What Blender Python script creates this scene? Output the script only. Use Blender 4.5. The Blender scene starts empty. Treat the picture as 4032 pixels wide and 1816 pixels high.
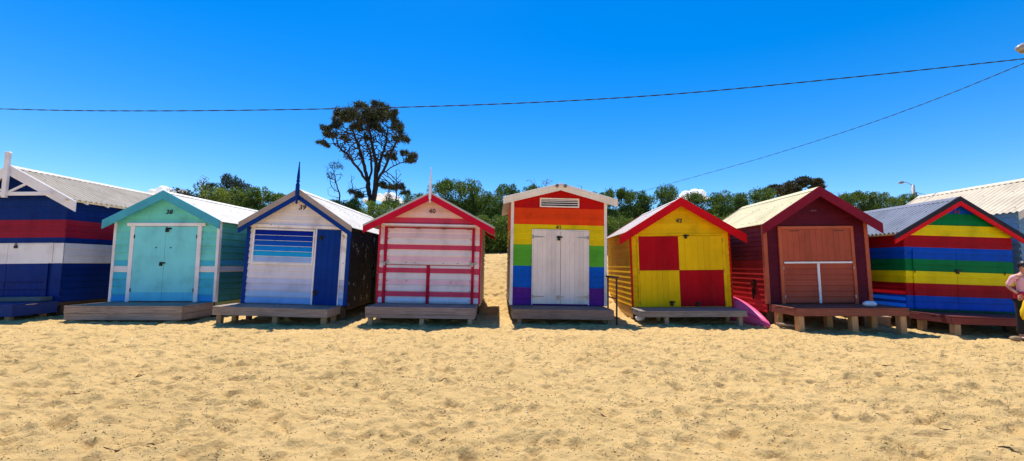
import bpy, math, random
import numpy as np
from mathutils import Vector, Matrix
R = math.radians
SC = bpy.context.scene
COL = SC.collection

# ------------------------------------------------------------------ camera
EYE = 1.55
FPX = 1575.0
PITCH = R(4.9)
ROLL = R(0.7)
cam_d = bpy.data.cameras.new('camera')
cam = bpy.data.objects.new('camera', cam_d)
COL.objects.link(cam)
cam_d.sensor_width = 36.0
cam_d.lens = FPX / 4032 * 36.0
cam_d.clip_end = 20000
cam_d.clip_start = 0.05
_f = Vector((0, math.cos(PITCH), math.sin(PITCH)))
_r0 = Vector((1, 0, 0))
_u0 = _r0.cross(_f)
_r = math.cos(ROLL) * _r0 + math.sin(ROLL) * _u0
_u = -math.sin(ROLL) * _r0 + math.cos(ROLL) * _u0
cam.matrix_world = Matrix(((_r.x, _u.x, -_f.x, 0), (_r.y, _u.y, -_f.y, 0), (_r.z, _u.z, -_f.z, EYE), (0, 0, 0, 1)))
SC.camera = cam


def at(px, py, Y):
    """world point that stands at photo position (px, py) at distance Y (used once, to take measurements)"""
    d = _f + _r * ((px - 2016) / FPX) - _u * ((py - 908) / FPX)
    d = d * (Y / d.y)
    return Vector((d.x, d.y, d.z + EYE))


# ------------------------------------------------------------------ world and sun
SUN_DIR = Vector((-0.09, 0.385, 1.0)).normalized()      # towards the sun
w = bpy.data.worlds.new('World')
SC.world = w
w.use_nodes = True
nt = w.node_tree
nt.nodes.clear()
sky = nt.nodes.new('ShaderNodeTexSky')
sky.sky_type = 'NISHITA'
sky.sun_disc = False
sky.sun_elevation = math.asin(SUN_DIR.z)
sky.sun_rotation = math.atan2(SUN_DIR.x, SUN_DIR.y)
sky.altitude = 0
sky.air_density = 1.0
sky.dust_density = 0.15
sky.ozone_density = 4.0
hsv = nt.nodes.new('ShaderNodeHueSaturation')
hsv.inputs['Saturation'].default_value = 1.45
hsv.inputs['Hue'].default_value = 0.506
bg = nt.nodes.new('ShaderNodeBackground')
bg.inputs['Strength'].default_value = 0.096
wo = nt.nodes.new('ShaderNodeOutputWorld')
nt.links.new(sky.outputs[0], hsv.inputs['Color'])
nt.links.new(hsv.outputs[0], bg.inputs[0])
nt.links.new(bg.outputs[0], wo.inputs[0])
sl = bpy.data.lights.new('sun', 'SUN')
sl.energy = 3.4
sl.angle = R(0.53)
sl.color = (1.0, 0.95, 0.87)
so = bpy.data.objects.new('sun', sl)
so.rotation_mode = 'QUATERNION'
so.rotation_quaternion = SUN_DIR.to_track_quat('Z', 'Y')
so.location = (0, 0, 60)
COL.objects.link(so)
SC.view_settings.view_transform = 'Standard'
SC.view_settings.look = 'None'
SC.view_settings.exposure = 0.97
SC.view_settings.gamma = 1.0
SC.cycles.max_bounces = 8


# ------------------------------------------------------------------ materials
def lin(c):
    return tuple(((v / 255.0) / 12.92 if v / 255.0 <= 0.04045 else ((v / 255.0 + 0.055) / 1.055) ** 2.4) for v in c)


class NT:
    def __init__(s, m):
        s.t = m.node_tree
        s.t.nodes.clear()

    def n(s, k, **kw):
        nd = s.t.nodes.new(k)
        for a, b in kw.items():
            if a.startswith('i_'):
                nd.inputs[a[2:].replace('_', ' ')].default_value = b
            else:
                setattr(nd, a, b)
        return nd

    def l(s, a, b):
        s.t.links.new(a, b)


MC = {}


def base_mat(name):
    m = bpy.data.materials.new(name)
    m.use_nodes = True
    t = NT(m)
    p = t.n('ShaderNodeBsdfPrincipled')
    o = t.n('ShaderNodeOutputMaterial')
    t.l(p.outputs[0], o.inputs[0])
    return m, t, p


def noise(t, co, scale, detail=4, rough=0.55, vec_scale=None):
    n = t.n('ShaderNodeTexNoise')
    n.inputs['Scale'].default_value = scale
    n.inputs['Detail'].default_value = detail
    n.inputs['Roughness'].default_value = rough
    if vec_scale:
        mp = t.n('ShaderNodeMapping')
        mp.inputs['Scale'].default_value = vec_scale
        t.l(co, mp.inputs[0])
        co = mp.outputs[0]
    t.l(co, n.inputs['Vector'])
    return n


def ramp(t, fac, stops, interp='LINEAR'):
    r = t.n('ShaderNodeValToRGB')
    r.color_ramp.interpolation = interp
    e = r.color_ramp.elements
    while len(e) < len(stops):
        e.new(0.5)
    for k, (p, c) in enumerate(stops):
        e[k].position = p
        e[k].color = tuple(c[:3]) + (1,) if not isinstance(c, float) else (c, c, c, 1)
    t.l(fac, r.inputs[0])
    return r


def mix(t, fac, a, b, mode='MIX'):
    m = t.n('ShaderNodeMix', data_type='RGBA', blend_type=mode)
    for k, v in ((0, fac), (6, a), (7, b)):
        if hasattr(v, 'links'):
            t.l(v, m.inputs[k])
        else:
            m.inputs[k].default_value = (tuple(v) + (1,)) if isinstance(v, tuple) else v
    return m.outputs[2]


def paint(rgb, wear=0.22, rough=0.5, chips=0.0, bare=(120, 105, 90)):
    """painted timber: faint brush grain, blotches, dirt streaks, optional chips to bare wood"""
    key = ('paint', rgb, wear, rough, chips, bare)
    if key in MC:
        return MC[key]
    c = lin(rgb)
    k = min(1 / 0.80, 0.85 / max(c))
    c = tuple(v * k for v in c)
    m, t, p = base_mat('painted_timber_%d_%d_%d' % rgb)
    p.inputs['Specular IOR Level'].default_value = 0.10
    co = t.n('ShaderNodeTexCoord').outputs['Object']
    n1 = noise(t, co, 1.7, 5)
    n2 = noise(t, co, 9, 4, 0.6, (1, 1, 0.25))
    n3 = noise(t, co, 60, 3, 0.6, (1, 1, 6))
    dark = tuple(v * (1 - wear) for v in c)
    lite = tuple(min(0.9, v * (1 + wear * 0.45)) for v in c)
    r1 = ramp(t, n1.outputs[0], [(0.3, dark), (0.5, c), (0.72, lite)])
    r2 = ramp(t, n2.outputs[0], [(0.28, (0.86, 0.83, 0.79)), (0.46, (1, 1, 1))])
    out = mix(t, 0.2 + wear, r1.outputs[0], r2.outputs[0], 'MULTIPLY')
    g = t.n('ShaderNodeNewGeometry')
    ri = ramp(t, g.outputs['Random Per Island'], [(0, (0.88, 0.88, 0.89)), (1, (1.04, 1.03, 1.02))])
    out = mix(t, 1.0, out, ri.outputs[0], 'MULTIPLY')
    if chips > 0:
        n4 = noise(t, co, 5.5, 5, 0.65, (1, 1, 0.6))
        rc = ramp(t, n4.outputs[0], [(0.70 - chips, 0.0), (0.715 - chips, 1.0)])
        out = mix(t, rc.outputs[0], out, lin(bare))
    t.l(out, p.inputs['Base Color'])
    rr = ramp(t, n2.outputs[0], [(0.3, rough + 0.15), (0.7, rough - 0.08)])
    t.l(rr.outputs[0], p.inputs['Roughness'])
    b = t.n('ShaderNodeBump')
    b.inputs['Strength'].default_value = 0.35
    b.inputs['Distance'].default_value = 0.004
    t.l(n3.outputs[0], b.inputs['Height'])
    t.l(b.outputs[0], p.inputs['Normal'])
    MC[key] = m
    return m


def timber(rgb, vary=0.4, axis='x', name='weathered_timber'):
    key = ('timber', rgb, vary, axis)
    if key in MC:
        return MC[key]
    c = lin(rgb)
    m, t, p = base_mat('%s_%d_%d_%d' % ((name,) + rgb))
    co = t.n('ShaderNodeTexCoord').outputs['Object']
    vs = {'x': (0.6, 14, 14), 'y': (14, 0.6, 14), 'z': (14, 14, 0.6)}[axis]
    n1 = noise(t, co, 3, 6, 0.65, vs)
    n2 = noise(t, co, 2.2, 4, 0.6)
    a = tuple(v * (1 - vary) for v in c)
    b_ = tuple(min(1, v * (1 + vary)) for v in c)
    r1 = ramp(t, n1.outputs[0], [(0.3, a), (0.5, c), (0.7, b_)])
    r2 = ramp(t, n2.outputs[0], [(0.3, (0.72, 0.70, 0.68)), (0.6, (1.08, 1.06, 1.03))])
    o = mix(t, 0.8, r1.outputs[0], r2.outputs[0], 'MULTIPLY')
    t.l(o, p.inputs['Base Color'])
    p.inputs['Roughness'].default_value = 0.8
    b = t.n('ShaderNodeBump')
    b.inputs['Strength'].default_value = 0.5
    b.inputs['Distance'].default_value = 0.008
    t.l(n1.outputs[0], b.inputs['Height'])
    t.l(b.outputs[0], p.inputs['Normal'])
    MC[key] = m
    return m


def metal_roof(rgb, rough=0.5):
    key = ('roof', rgb)
    if key in MC:
        return MC[key]
    c = lin(rgb)
    m, t, p = base_mat('roof_sheet_%d_%d_%d' % rgb)
    p.inputs['Specular IOR Level'].default_value = 0.2
    co = t.n('ShaderNodeTexCoord').outputs['Object']
    n1 = noise(t, co, 1.5, 6, 0.65)
    n2 = noise(t, co, 6, 4, 0.6, (0.3, 3, 1))
    r1 = ramp(t, n1.outputs[0], [(0.3, tuple(v * 0.78 for v in c)), (0.55, c), (0.75, tuple(min(1, v * 1.08) for v in c))])
    r2 = ramp(t, n2.outputs[0], [(0.3, (0.80, 0.76, 0.70)), (0.55, (1, 1, 1))])
    o = mix(t, 0.6, r1.outputs[0], r2.outputs[0], 'MULTIPLY')
    t.l(o, p.inputs['Base Color'])
    p.inputs['Roughness'].default_value = rough
    MC[key] = m
    return m


def plain(name, rgb, rough=0.6, metallic=0.0, vary=0.25, scale=8.0, bump=0.0):
    key = ('plain', name, rgb)
    if key in MC:
        return MC[key]
    c = lin(rgb)
    m, t, p = base_mat(name)
    co = t.n('ShaderNodeTexCoord').outputs['Object']
    n1 = noise(t, co, scale, 5, 0.6)
    r1 = ramp(t, n1.outputs[0], [(0.3, tuple(v * (1 - vary) for v in c)), (0.7, tuple(min(1, v * (1 + vary)) for v in c))])
    t.l(r1.outputs[0], p.inputs['Base Color'])
    p.inputs['Roughness'].default_value = rough
    p.inputs['Metallic'].default_value = metallic
    if bump:
        b = t.n('ShaderNodeBump')
        b.inputs['Strength'].default_value = bump
        b.inputs['Distance'].default_value = 0.01
        t.l(n1.outputs[0], b.inputs['Height'])
        t.l(b.outputs[0], p.inputs['Normal'])
    MC[key] = m
    return m


# ------------------------------------------------------------------ objects
class MB:
    def __init__(s):
        s.v, s.f, s.m = [], [], []

    def quad(s, a, b, c, d, mi=0):
        k = len(s.v)
        s.v += [a, b, c, d]
        s.f.append((k, k + 1, k + 2, k + 3))
        s.m.append(mi)

    def poly(s, pts, mi=0):
        k = len(s.v)
        s.v += list(pts)
        s.f.append(tuple(range(k, k + len(pts))))
        s.m.append(mi)

    def box(s, x0, x1, y0, y1, z0, z1, mi=0):
        k = len(s.v)
        s.v += [(x, y, z) for z in (z0, z1) for y in (y0, y1) for x in (x0, x1)]
        for q in ((0, 2, 3, 1), (4, 5, 7, 6), (0, 1, 5, 4), (2, 6, 7, 3), (0, 4, 6, 2), (1, 3, 7, 5)):
            s.f.append(tuple(k + i for i in q))
            s.m.append(mi)

    def prism(s, pts, vec, mi=0, caps=True):
        """pts: closed 3-D outline, swept along vec"""
        k = len(s.v)
        n = len(pts)
        s.v += [tuple(p) for p in pts] + [tuple(p[i] + vec[i] for i in range(3)) for p in pts]
        for i in range(n):
            j = (i + 1) % n
            s.f.append((k + i, k + j, k + n + j, k + n + i))
            s.m.append(mi)
        if caps:
            s.f.append(tuple(range(k + n - 1, k - 1, -1)))
            s.f.append(tuple(range(k + n, k + 2 * n)))
            s.m += [mi, mi]

    def tube(s, pts, rad, seg=8, mi=0, caps=True):
        pts = [Vector(p) for p in pts]
        if not hasattr(rad, '__len__'):
            rad = [rad] * len(pts)
        k = len(s.v)
        ref = None
        for i, p in enumerate(pts):
            d = (pts[min(i + 1, len(pts) - 1)] - pts[max(i - 1, 0)]).normalized()
            if ref is None:
                ref = Vector((1, 0, 0)) if abs(d.x) < 0.8 else Vector((0, 1, 0))
            a = (ref - d * ref.dot(d)).normalized()
            ref = a
            b = d.cross(a)
            for q in range(seg):
                t = 2 * math.pi * q / seg
                s.v.append(tuple(p + (a * math.cos(t) + b * math.sin(t)) * rad[i]))
        for i in range(len(pts) - 1):
            for q in range(seg):
                q2 = (q + 1) % seg
                s.f.append((k + i * seg + q, k + i * seg + q2, k + (i + 1) * seg + q2, k + (i + 1) * seg + q))
                s.m.append(mi)
        if caps:
            s.f.append(tuple(k + q for q in range(seg - 1, -1, -1)))
            s.f.append(tuple(k + (len(pts) - 1) * seg + q for q in range(seg)))
            s.m += [mi, mi]

    def build(s, name, mats, parent=None, smooth=False, bevel=0.0, label=None):
        me = bpy.data.meshes.new(name)
        me.from_pydata([tuple(v) for v in s.v], [], s.f)
        if not isinstance(mats, (list, tuple)):
            mats = [mats]
        for mt in mats:
            me.materials.append(mt)
        me.polygons.foreach_set('material_index', s.m)
        if smooth:
            me.polygons.foreach_set('use_smooth', [True] * len(s.f))
        me.update()
        o = bpy.data.objects.new(name, me)
        COL.objects.link(o)
        if parent:
            o.parent = parent
        if bevel:
            b = o.modifiers.new('bevel', 'BEVEL')
            b.width = bevel
            b.segments = 1
            b.limit_method = 'ANGLE'
        if label:
            o['label'] = label
        return o


def tag(o, label=None, cat=None, group=None, kind=None):
    for k, v in (('label', label), ('category', cat), ('group', group), ('kind', kind)):
        if v:
            o[k] = v
    return o


def empty(name, loc, rz=0, lean=0):
    o = bpy.data.objects.new(name, None)
    o.empty_display_size = 0.2
    o.location = loc
    o.rotation_euler = (0, lean, rz)
    COL.objects.link(o)
    return o


WHITE = (226, 221, 222)
HARD = plain('dark_hardware', (45, 42, 42), 0.45, 0.8)
STEEL = plain('galvanised_hardware', (150, 150, 152), 0.4, 0.7)
INK = plain('black_number_paint', (18, 16, 20), 0.5)
UNDER = timber((92, 74, 58), 0.4, 'z', 'stump_timber')
DECKG = timber((142, 124, 112), 0.35, 'x', 'deck_timber')
DECKB = timber((112, 92, 74), 0.4, 'x', 'deck_timber')
POST = timber((150, 125, 92), 0.3, 'z', 'post_timber')


# ------------------------------------------------------------------ hut builder
def stack(mb, rows, uf, P, cols, t=0.022):
    t = t * 1.35
    """weatherboards. rows: (z0, z1, colour, n boards); uf(z)->(u0, u1); P(u, out, z)->point"""
    for (z0, z1, c, n) in rows:
        mi = cols.index(c)
        for k in range(n):
            a = z0 + (z1 - z0) * k / n
            b = z0 + (z1 - z0) * (k + 1) / n
            ua, ub = uf(a), uf(b)
            if ua[1] - ua[0] < 0.01:
                continue
            g = a + 0.028
            mb.quad(P(ua[0], t, g), P(ua[1], t, g), P(ub[1], 0.006, b), P(ub[0], 0.006, b), mi)
            mb.quad(P(ua[0], 0.0015, a), P(ua[1], 0.0015, a), P(ua[1], 0.0015, g), P(ua[0], 0.0015, g), mi)
            mb.quad(P(ua[0], 0.0015, g), P(ua[1], 0.0015, g), P(ua[1], t, g), P(ua[0], t, g), mi)
            for e in (0, 1):
                mb.poly([P(ua[e], 0.0015, g), P(ua[e], t, g), P(ub[e], 0.006, b)], mi)


def number(txt, x, y, z, size, mat, parent, shear=0.0, name='house_number', bold=0.004):
    c = bpy.data.curves.new(name, 'FONT')
    c.body = txt
    c.size = size
    c.extrude = 0.004
    c.offset = bold
    c.shear = shear
    c.space_character = 1.12
    c.align_x = 'CENTER'
    c.align_y = 'CENTER'
    tmp = bpy.data.objects.new('tmp', c)
    COL.objects.link(tmp)
    bpy.context.view_layer.update()
    me = bpy.data.meshes.new_from_object(tmp.evaluated_get(bpy.context.evaluated_depsgraph_get()))
    bpy.data.objects.remove(tmp)
    bpy.data.curves.remove(c)
    me.materials.clear()
    me.materials.append(mat)
    o = bpy.data.objects.new(name, me)
    o.rotation_euler = (R(90), 0, 0)
    o.location = (x, y, z)
    o.parent = parent
    COL.objects.link(o)
    return o


class Hut:
    def __init__(s, label, cx, cy, cz, yaw, lean, W, A, m, T, D, o=0.25, roof=(225, 222, 215), side_o=None,
                 barge=None, bh=0.24, rear_barge=None, ridge=None, corr=0.010, roof_rough=0.7, pitch=0.076):
        s.root = tag(empty('beach_hut', (cx, cy, 0), R(yaw), R(lean)), label, 'beach hut', 'beach huts in a row on the sand')
        s.cz, s.W, s.A, s.m, s.T, s.D, s.o = cz, W, A, m, T, D, o
        s.zT = cz + A           # top of the roof at the ridge
        s.so = T - W / 2 if side_o is None else side_o
        Tr = W / 2 + s.so       # half width of the roof sheets
        D2 = D + 0.15
        # roof sheets
        for sgn, nm in ((-1, 'roof'), (1, 'roof')):
            mb = MB()
            L = D2 + o - 0.035
            n = max(8, int(L / pitch * 6))
            top, bot = [], []
            for i in range(n + 1):
                v = -o + 0.035 + L * i / n
                h = corr * math.sin(2 * math.pi * i / 6.0)
                for (x) in (0.0, Tr):
                    z = s.zT - m * x - 0.012 + h
                    top.append((sgn * x, v, z))
                    bot.append((sgn * x, v, z - 0.006))
            k = len(mb.v)
            mb.v += top + bot
            N = len(top)
            for i in range(n):
                a = 2 * i
                mb.f.append((a, a + 1, a + 3, a + 2)); mb.m.append(0)
                mb.f.append((N + a, N + a + 2, N + a + 3, N + a + 1)); mb.m.append(0)
                mb.f.append((a + 1, N + a + 1, N + a + 3, a + 3)); mb.m.append(0)
            for fx in (0.4, 0.9):
                v = -o + 0.25
                while v < D2 - 0.1:
                    x = Tr * fx
                    z = s.zT - m * x
                    mb.box(sgn * x - 0.012, sgn * x + 0.012, v - 0.010, v + 0.010, z - 0.01, z + corr - 0.006, 1)
                    v += pitch * 5
            mb.build('roof', [metal_roof(roof, roof_rough), STEEL], s.root, smooth=False)
        # ridge cap
        rc = ridge or roof
        mb = MB()
        z = s.zT + 0.012
        wr = 0.16
        mb.prism([(-wr, -o + 0.03, z - wr * m), (0, -o + 0.03, z), (wr, -o + 0.03, z - wr * m),
                  (wr, -o + 0.03, z - wr * m - 0.008), (0, -o + 0.03, z - 0.012), (-wr, -o + 0.03, z - wr * m - 0.008)], (0, D2 + o, 0))
        mb.build('ridge_cap', metal_roof(rc, roof_rough), s.root)
        # barge boards: list of (drop from the roof line, height, thickness forward, colour)
        for (drop, hgt, yo, col) in (barge or []):
            s.barge_pair(-o - yo, drop, hgt, 0.032, col, T)
        if rear_barge:
            s.barge_pair(D2 - 0.01, 0.0, 0.16, 0.03, rear_barge, Tr)
        s.bh = bh
        # walls' core
        zw = lambda x: s.zT - m * abs(x) - 0.035
        mb = MB()
        hw = W / 2
        for v0 in (0.006, D - 0.06):
            mb.prism([(-hw, v0, cz), (hw, v0, cz), (hw, v0, zw(hw)), (0, v0, zw(0)), (-hw, v0, zw(hw))], (0, 0.05, 0))
        mb.box(-hw + 0.002, -hw + 0.05, 0.058, D - 0.062, cz, zw(hw))
        mb.box(hw - 0.05, hw - 0.002, 0.058, D - 0.062, cz, zw(hw))
        mb.box(-hw + 0.06, hw - 0.06, 0.06, D - 0.07, cz - 0.02, cz + 0.02)
        mb.build('wall_frame', timber((110, 96, 80), 0.3, 'z'), s.root)
        # bearers and stumps under the floor
        for x in (-hw + 0.08, hw - 0.16):
            mb = MB()
            mb.box(x, x + 0.09, 0.02, D - 0.05, cz - 0.14, cz - 0.021)
            mb.build('floor_bearer', UNDER, s.root)
        for v in (0.15, D * 0.5, D - 0.25):
            for x in (-hw + 0.125, hw - 0.115):
                mb = MB()
                mb.box(x - 0.055, x + 0.055, v - 0.055, v + 0.055, -0.3, cz - 0.141)
                mb.build('stump', UNDER, s.root)

    def barge_pair(s, y, drop, hgt, th, col, T):
        mt = paint(col) if isinstance(col, tuple) else col
        for sgn in (-1, 1):
            mb = MB()
            c = s.zT + 0.018 - drop
            x0 = 0.0
            pts = [(x0, y, c), (sgn * T, y, c - s.m * T), (sgn * T, y, c - s.m * T - hgt), (x0, y, c - hgt)]
            if sgn < 0:
                pts = pts[::-1]
            mb.prism(pts, (0, -th, 0))
            mb.build('barge_board', mt, s.root, bevel=0.004)

    def front(s, rows, gable_from=None, t=0.022):
        cols = []
        for r_ in rows:
            if r_[2] not in cols:
                cols.append(r_[2])
        mb = MB()
        cz = s.cz
        zin = s.zT - 0.05

        def uf(z):
            h = min(s.W / 2, max(0.0, (zin - z) / s.m))
            return (-h, h)
        stack(mb, [(cz + a, cz + b, c, n) for a, b, c, n in rows], uf, lambda u, o_, z: (u, -o_, z), cols, t)
        return mb.build('front_wall', [paint(c) if isinstance(c, tuple) else c for c in cols], s.root)

    def sides(s, rows, t=0.022, which=(-1, 1), mats=None, v0=0.0):
        for sg in which:
            cols = []
            for r_ in rows:
                if r_[2] not in cols:
                    cols.append(r_[2])
            mb = MB()
            hw = s.W / 2
            top = s.zT - s.m * hw - 0.04
            rr = []
            for a, b, c, n in rows:
                a, b = s.cz + a, s.cz + b
                if a >= top:
                    continue
                rr.append((a, min(b, top), c, n))
            stack(mb, rr, lambda z: (v0, s.D), lambda u, o_, z: (sg * (hw + o_), u, z), cols, t)
            mb.build('side_wall', [paint(c) if isinstance(c, tuple) else c for c in cols], s.root)

    def part(s, name, mat, boxes, bevel=0.004, parent=None, label=None, smooth=False):
        mb = MB()
        for b in boxes:
            mb.box(b[0], b[1], b[2], b[3], s.cz + b[4], s.cz + b[5])
        return mb.build(name, mat, parent or s.root, bevel=bevel, label=label, smooth=smooth)

    def corner_boards(s, w_, col, ztop=None, th=0.03, z0=0.0):
        hw = s.W / 2
        top = (s.zT - s.m * hw - 0.05 - s.cz) if ztop is None else ztop
        for sg in (-1, 1):
            x0, x1 = sorted((sg * (hw - w_ + 0.03), sg * (hw + 0.03)))
            e0, e1 = sorted((sg * (hw + 0.004), sg * (hw + 0.030)))
            mb = MB()
            mb.box(x0, x1, -0.034, -0.006, s.cz + z0, s.cz + top)
            mb.box(e0, e1, -0.0055, 0.06, s.cz + z0, s.cz + top)
            mb.build('corner_board', paint(col), s.root)

    def deck(s, x0, x1, P, fasc, mat, posts=(), th=0.035, col=None, post_h=None, post_y=0.1, back_posts=True, rail=None, pw=0.055, pmat=None):
        """planked platform in front of the hut: fasc = list of fascia heights downwards"""
        cz = s.cz
        rnd = random.Random(int((s.W + s.cz) * 1000))
        mb = MB()
        y = -0.045
        n = max(5, int(round((P - 0.05) / 0.14)))
        st = (P - 0.045) / n
        for i in range(n):
            dz = rnd.uniform(-0.004, 0.004)
            mb.box(x0 + rnd.uniform(-.006, .006), x1 + rnd.uniform(-.006, .006), y - st + 0.008, y, cz - th + dz - 0.002, cz + dz - 0.002)
            y -= st
        d = mb.build('deck', mat, s.root, bevel=0.004)
        z = cz - th - 0.004
        for i, h in enumerate(fasc):
            mb = MB()
            e = 0.006 * (i % 2)
            mb.box(x0 + e, x1 - e, -P + 0.01 + e, -P + 0.045 + e, z - h, z)
            mb.box(x0 + e, x0 + 0.035 + e, -P + 0.047 + e, -0.05, z - h, z)
            mb.box(x1 - 0.035 - e, x1 - e, -P + 0.047 + e, -0.05, z - h, z)
            mb.build('deck_fascia', mat, d, bevel=0.004)
            z -= h + 0.006
        ptop = cz - th - (fasc[0] if not post_h else post_h)
        ptop = z
        for px in posts:
            for yy in ((-P + post_y,) + ((-0.25,) if back_posts else ())):
                mb = MB()
                mb.box(px - pw, px + pw, yy - pw, yy + pw, -0.3, ptop)
                o = mb.build('deck_post', pmat or POST, d, bevel=0.008)
                a_ = s.root.rotation_euler[2]
                POSTS.append((s.root.location.x + px * math.cos(a_) - yy * math.sin(a_), s.root.location.y + px * math.sin(a_) + yy * math.cos(a_)))
        return d

    def finial(s, col, top, bottom, wid, prof='spear'):
        y = -s.o - 0.06
        mb = MB()
        if prof == 'spear':
            z = s.cz
            pts = [(bottom, .012), (bottom + .04, .035), (bottom + .08, .018), (bottom + .12, .040), (bottom + .3, .048), (s.A - .0, .052), (s.A + .12, .050), (s.A + .16, .030), (s.A + .2, .046),
                   (s.A + .26, .034), (s.A + .3, .040), (top - .03, .013), (top, .012)]
            pts = [p for p in pts]
            k = wid / .1
            mb.tube([(0, y, z + a) for a, b in pts], [b * k for a, b in pts], 10)
            mb.box(-.012, .012, y - .012, y + .012, z + top - .004, z + top + .025)
        else:
            mb.box(-wid / 2, wid / 2, y - 0.045, y + 0.03, s.cz + bottom, s.cz + top - .08)
            mb.prism([(-wid / 2, y - .045, s.cz + top - .08), (wid / 2, y - .045, s.cz + top - .08), (wid / 2 + .012, y - .045, s.cz + top - .03),
                      (wid / 2 - .01, y - .045, s.cz + top), (-wid / 2 - .02, y - .045, s.cz + top - .005), (-wid / 2 - .012, y - .045, s.cz + top - .04)], (0, .075, 0))
        return mb.build('finial', paint(col), s.root, smooth=False, bevel=0.0 if prof == 'spear' else .008)


POSTS = []


def hinge(h, x, z, parent=None, L=0.28, sgn=1, mat=STEEL):
    mb = MB()
    z = h.cz + z
    mb.box(min(x, x - sgn * .035), max(x, x - sgn * .035), -.075, -.068, z - .055, z + .055)
    pts = [(x, -.070, z - .03), (x + sgn * L, -.070, z - .008), (x + sgn * L, -.070, z + .008), (x, -.070, z + .03)]
    if sgn < 0:
        pts = pts[::-1]
    mb.prism(pts, (0, -.008, 0))
    mb.tube([(x - sgn * .002, -.078, z - .05), (x - sgn * .002, -.078, z + .05)], .009, 6)
    return mb.build('hinge', mat, parent or h.root)


def padlock(h, x, z, y=-.075, parent=None, sz=1.0, mat=HARD, hasp=0.12):
    mb = MB()
    z = h.cz + z
    if hasp:
        mb.box(x - hasp * .5, x + hasp * .9, y - .012, y - .004, z - .02 * sz, z + .02 * sz)
    a = MB()
    mb.box(x - .032 * sz, x + .032 * sz, y - .045, y - .014, z - .085 * sz, z - .02 * sz)
    mb.tube([(x - .02 * sz, y - .03, z - .02 * sz), (x - .02 * sz, y - .03, z + .015 * sz), (x, y - .03, z + .032 * sz), (x + .02 * sz, y - .03, z + .015 * sz), (x + .02 * sz, y - .03, z - .02 * sz)], .006 * sz, 6)
    return mb.build('padlock', mat, parent or h.root, bevel=0)


# ------------------------------------------------------------------ hut 0 : navy with red and white bands
NAVY = (0, 38, 108); NRED = (138, 20, 44)
h = Hut('large navy beach hut with red and white bands, cut off at the left edge', -13.87, 11.23, .38, .5, -1.2, 2.69, 3.75, .545, 1.91, 5.0,
        roof=(182, 170, 153), side_o=.40, o=.30, barge=[(0, .29, 0, WHITE)], rear_barge=WHITE, ridge=(215, 208, 198), corr=.028, pitch=.15)
rows0 = [(-.05, 1.03, NAVY, 6), (1.03, 1.6, WHITE, 3), (1.6, 1.76, NAVY, 1), (1.76, 2.26, NRED, 3), (2.26, 3.74, NAVY, 8)]
h.front(rows0, t=.010)
h.sides(rows0, t=.016)
zt = 2.95
h.part('collar_beam', paint(WHITE), [(-1.27, 1.27, -.35, -.31, 2.90, 3.0)])
for sg in (-1, 1):
    mb = MB()
    a = Vector((sg * .06, -.34, h.cz + 3.0)); b = Vector((sg * .62, -.34, h.cz + 3.28))
    d = (b - a).normalized(); n = Vector((-d.z, 0, d.x)) * .03
    mb.prism([a + n, b + n, b - n, a - n] if sg < 0 else [a - n, b - n, b + n, a + n], (0, .035, 0))
    mb.build('gable_brace', paint(WHITE), h.root, bevel=.003)
h.finial(WHITE, 4.12, 2.84, .12, 'post')
for v in (.15, .75, 1.35, 1.95, 2.55, 3.15, 3.75):
    mb = MB()
    zz = h.zT - h.m * 1.345
    mb.prism([(1.36, v, zz - .05), (1.72, v, zz - .05 - h.m * .36), (1.72, v, zz - .12 - h.m * .36), (1.36, v, zz - .17)], (0, .045, 0))
    mb.build('rafter_end', paint(WHITE), h.root)
h.part('fascia_board', paint((225, 205, 165)), [(1.69, 1.71, -.4, 4.9, 2.74, 2.80)], 0)
dm = [paint(NAVY), paint(WHITE), paint(NRED)]
for (x0, x1) in ((-1.1, -.16), (-.15, .99)):
    mb = MB()
    mb.box(x0, x1, -.045, -.026, h.cz + .04, h.cz + 1.03, 0)
    mb.box(x0, x1, -.045, -.026, h.cz + 1.03, h.cz + 1.575, 1)
    mb.build('door', dm, h.root, bevel=.003)
h.part('door_trim', paint(WHITE), [(-1.2, 1.10, -.055, -.0265, 1.585, 1.605), (.995, 1.09, -.05, -.0265, 1.04, 1.584), (1.10, 1.372, -.040, -.0265, 1.035, 1.6)], .003)
h.part('corner_board', paint(NAVY), [(1.10, 1.372, -.040, -.0265, 0, 1.034)], .003)
padlock(h, .07, 1.56, -.03, None, 1.2)
h.part('window_ledge', paint((8, 26, 90)), [(-1.3, .9, -.06, -.046, .50, .53), (-1.3, .95, -.06, -.046, .30, .325)], .004)
bd = h.deck(-1.42, 1.36, 1.08, [.27], timber((30, 52, 118), .25, 'x', 'blue_deck'), posts=(-1.2, 1.2), pmat=POST)
h.part('step_board', timber((88, 104, 108), .3, 'x'), [(-1.4, 1.22, -.36, -.06, .012, .125)], .006)

# ------------------------------------------------------------------ hut 38 : mint and turquoise
MINT = (112, 205, 176); TURQ = (62, 168, 196); TQ2 = (42, 148, 196)
h = Hut('mint green beach hut numbered 38 with turquoise double doors and teal gable boards', -9.88, 11.48, .383, -.3, -.6, 2.99, 3.14, .512, 1.67, 3.88,
        roof=(226, 220, 210), barge=[(0, .25, 0, (66, 152, 172))], rear_barge=(230, 225, 220), o=.22)
rows = [(0, .2, (44, 140, 200), 1), (.2, .84, TURQ, 3), (.84, 1.01, WHITE, 1), (1.01, 1.17, (70, 175, 200), 1), (1.17, 2.2, (106, 196, 192), 5), (2.2, 3.08, (108, 198, 186), 5)]
h.front(rows)
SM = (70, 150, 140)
h.sides([(0, .84, (52, 122, 126), 5), (.84, 1.01, (205, 205, 205), 1), (1.01, 1.2, (60, 150, 180), 1), (1.2, 2.4, SM, 6)])  # darker than the front: shade on the side is put into the paint
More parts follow.
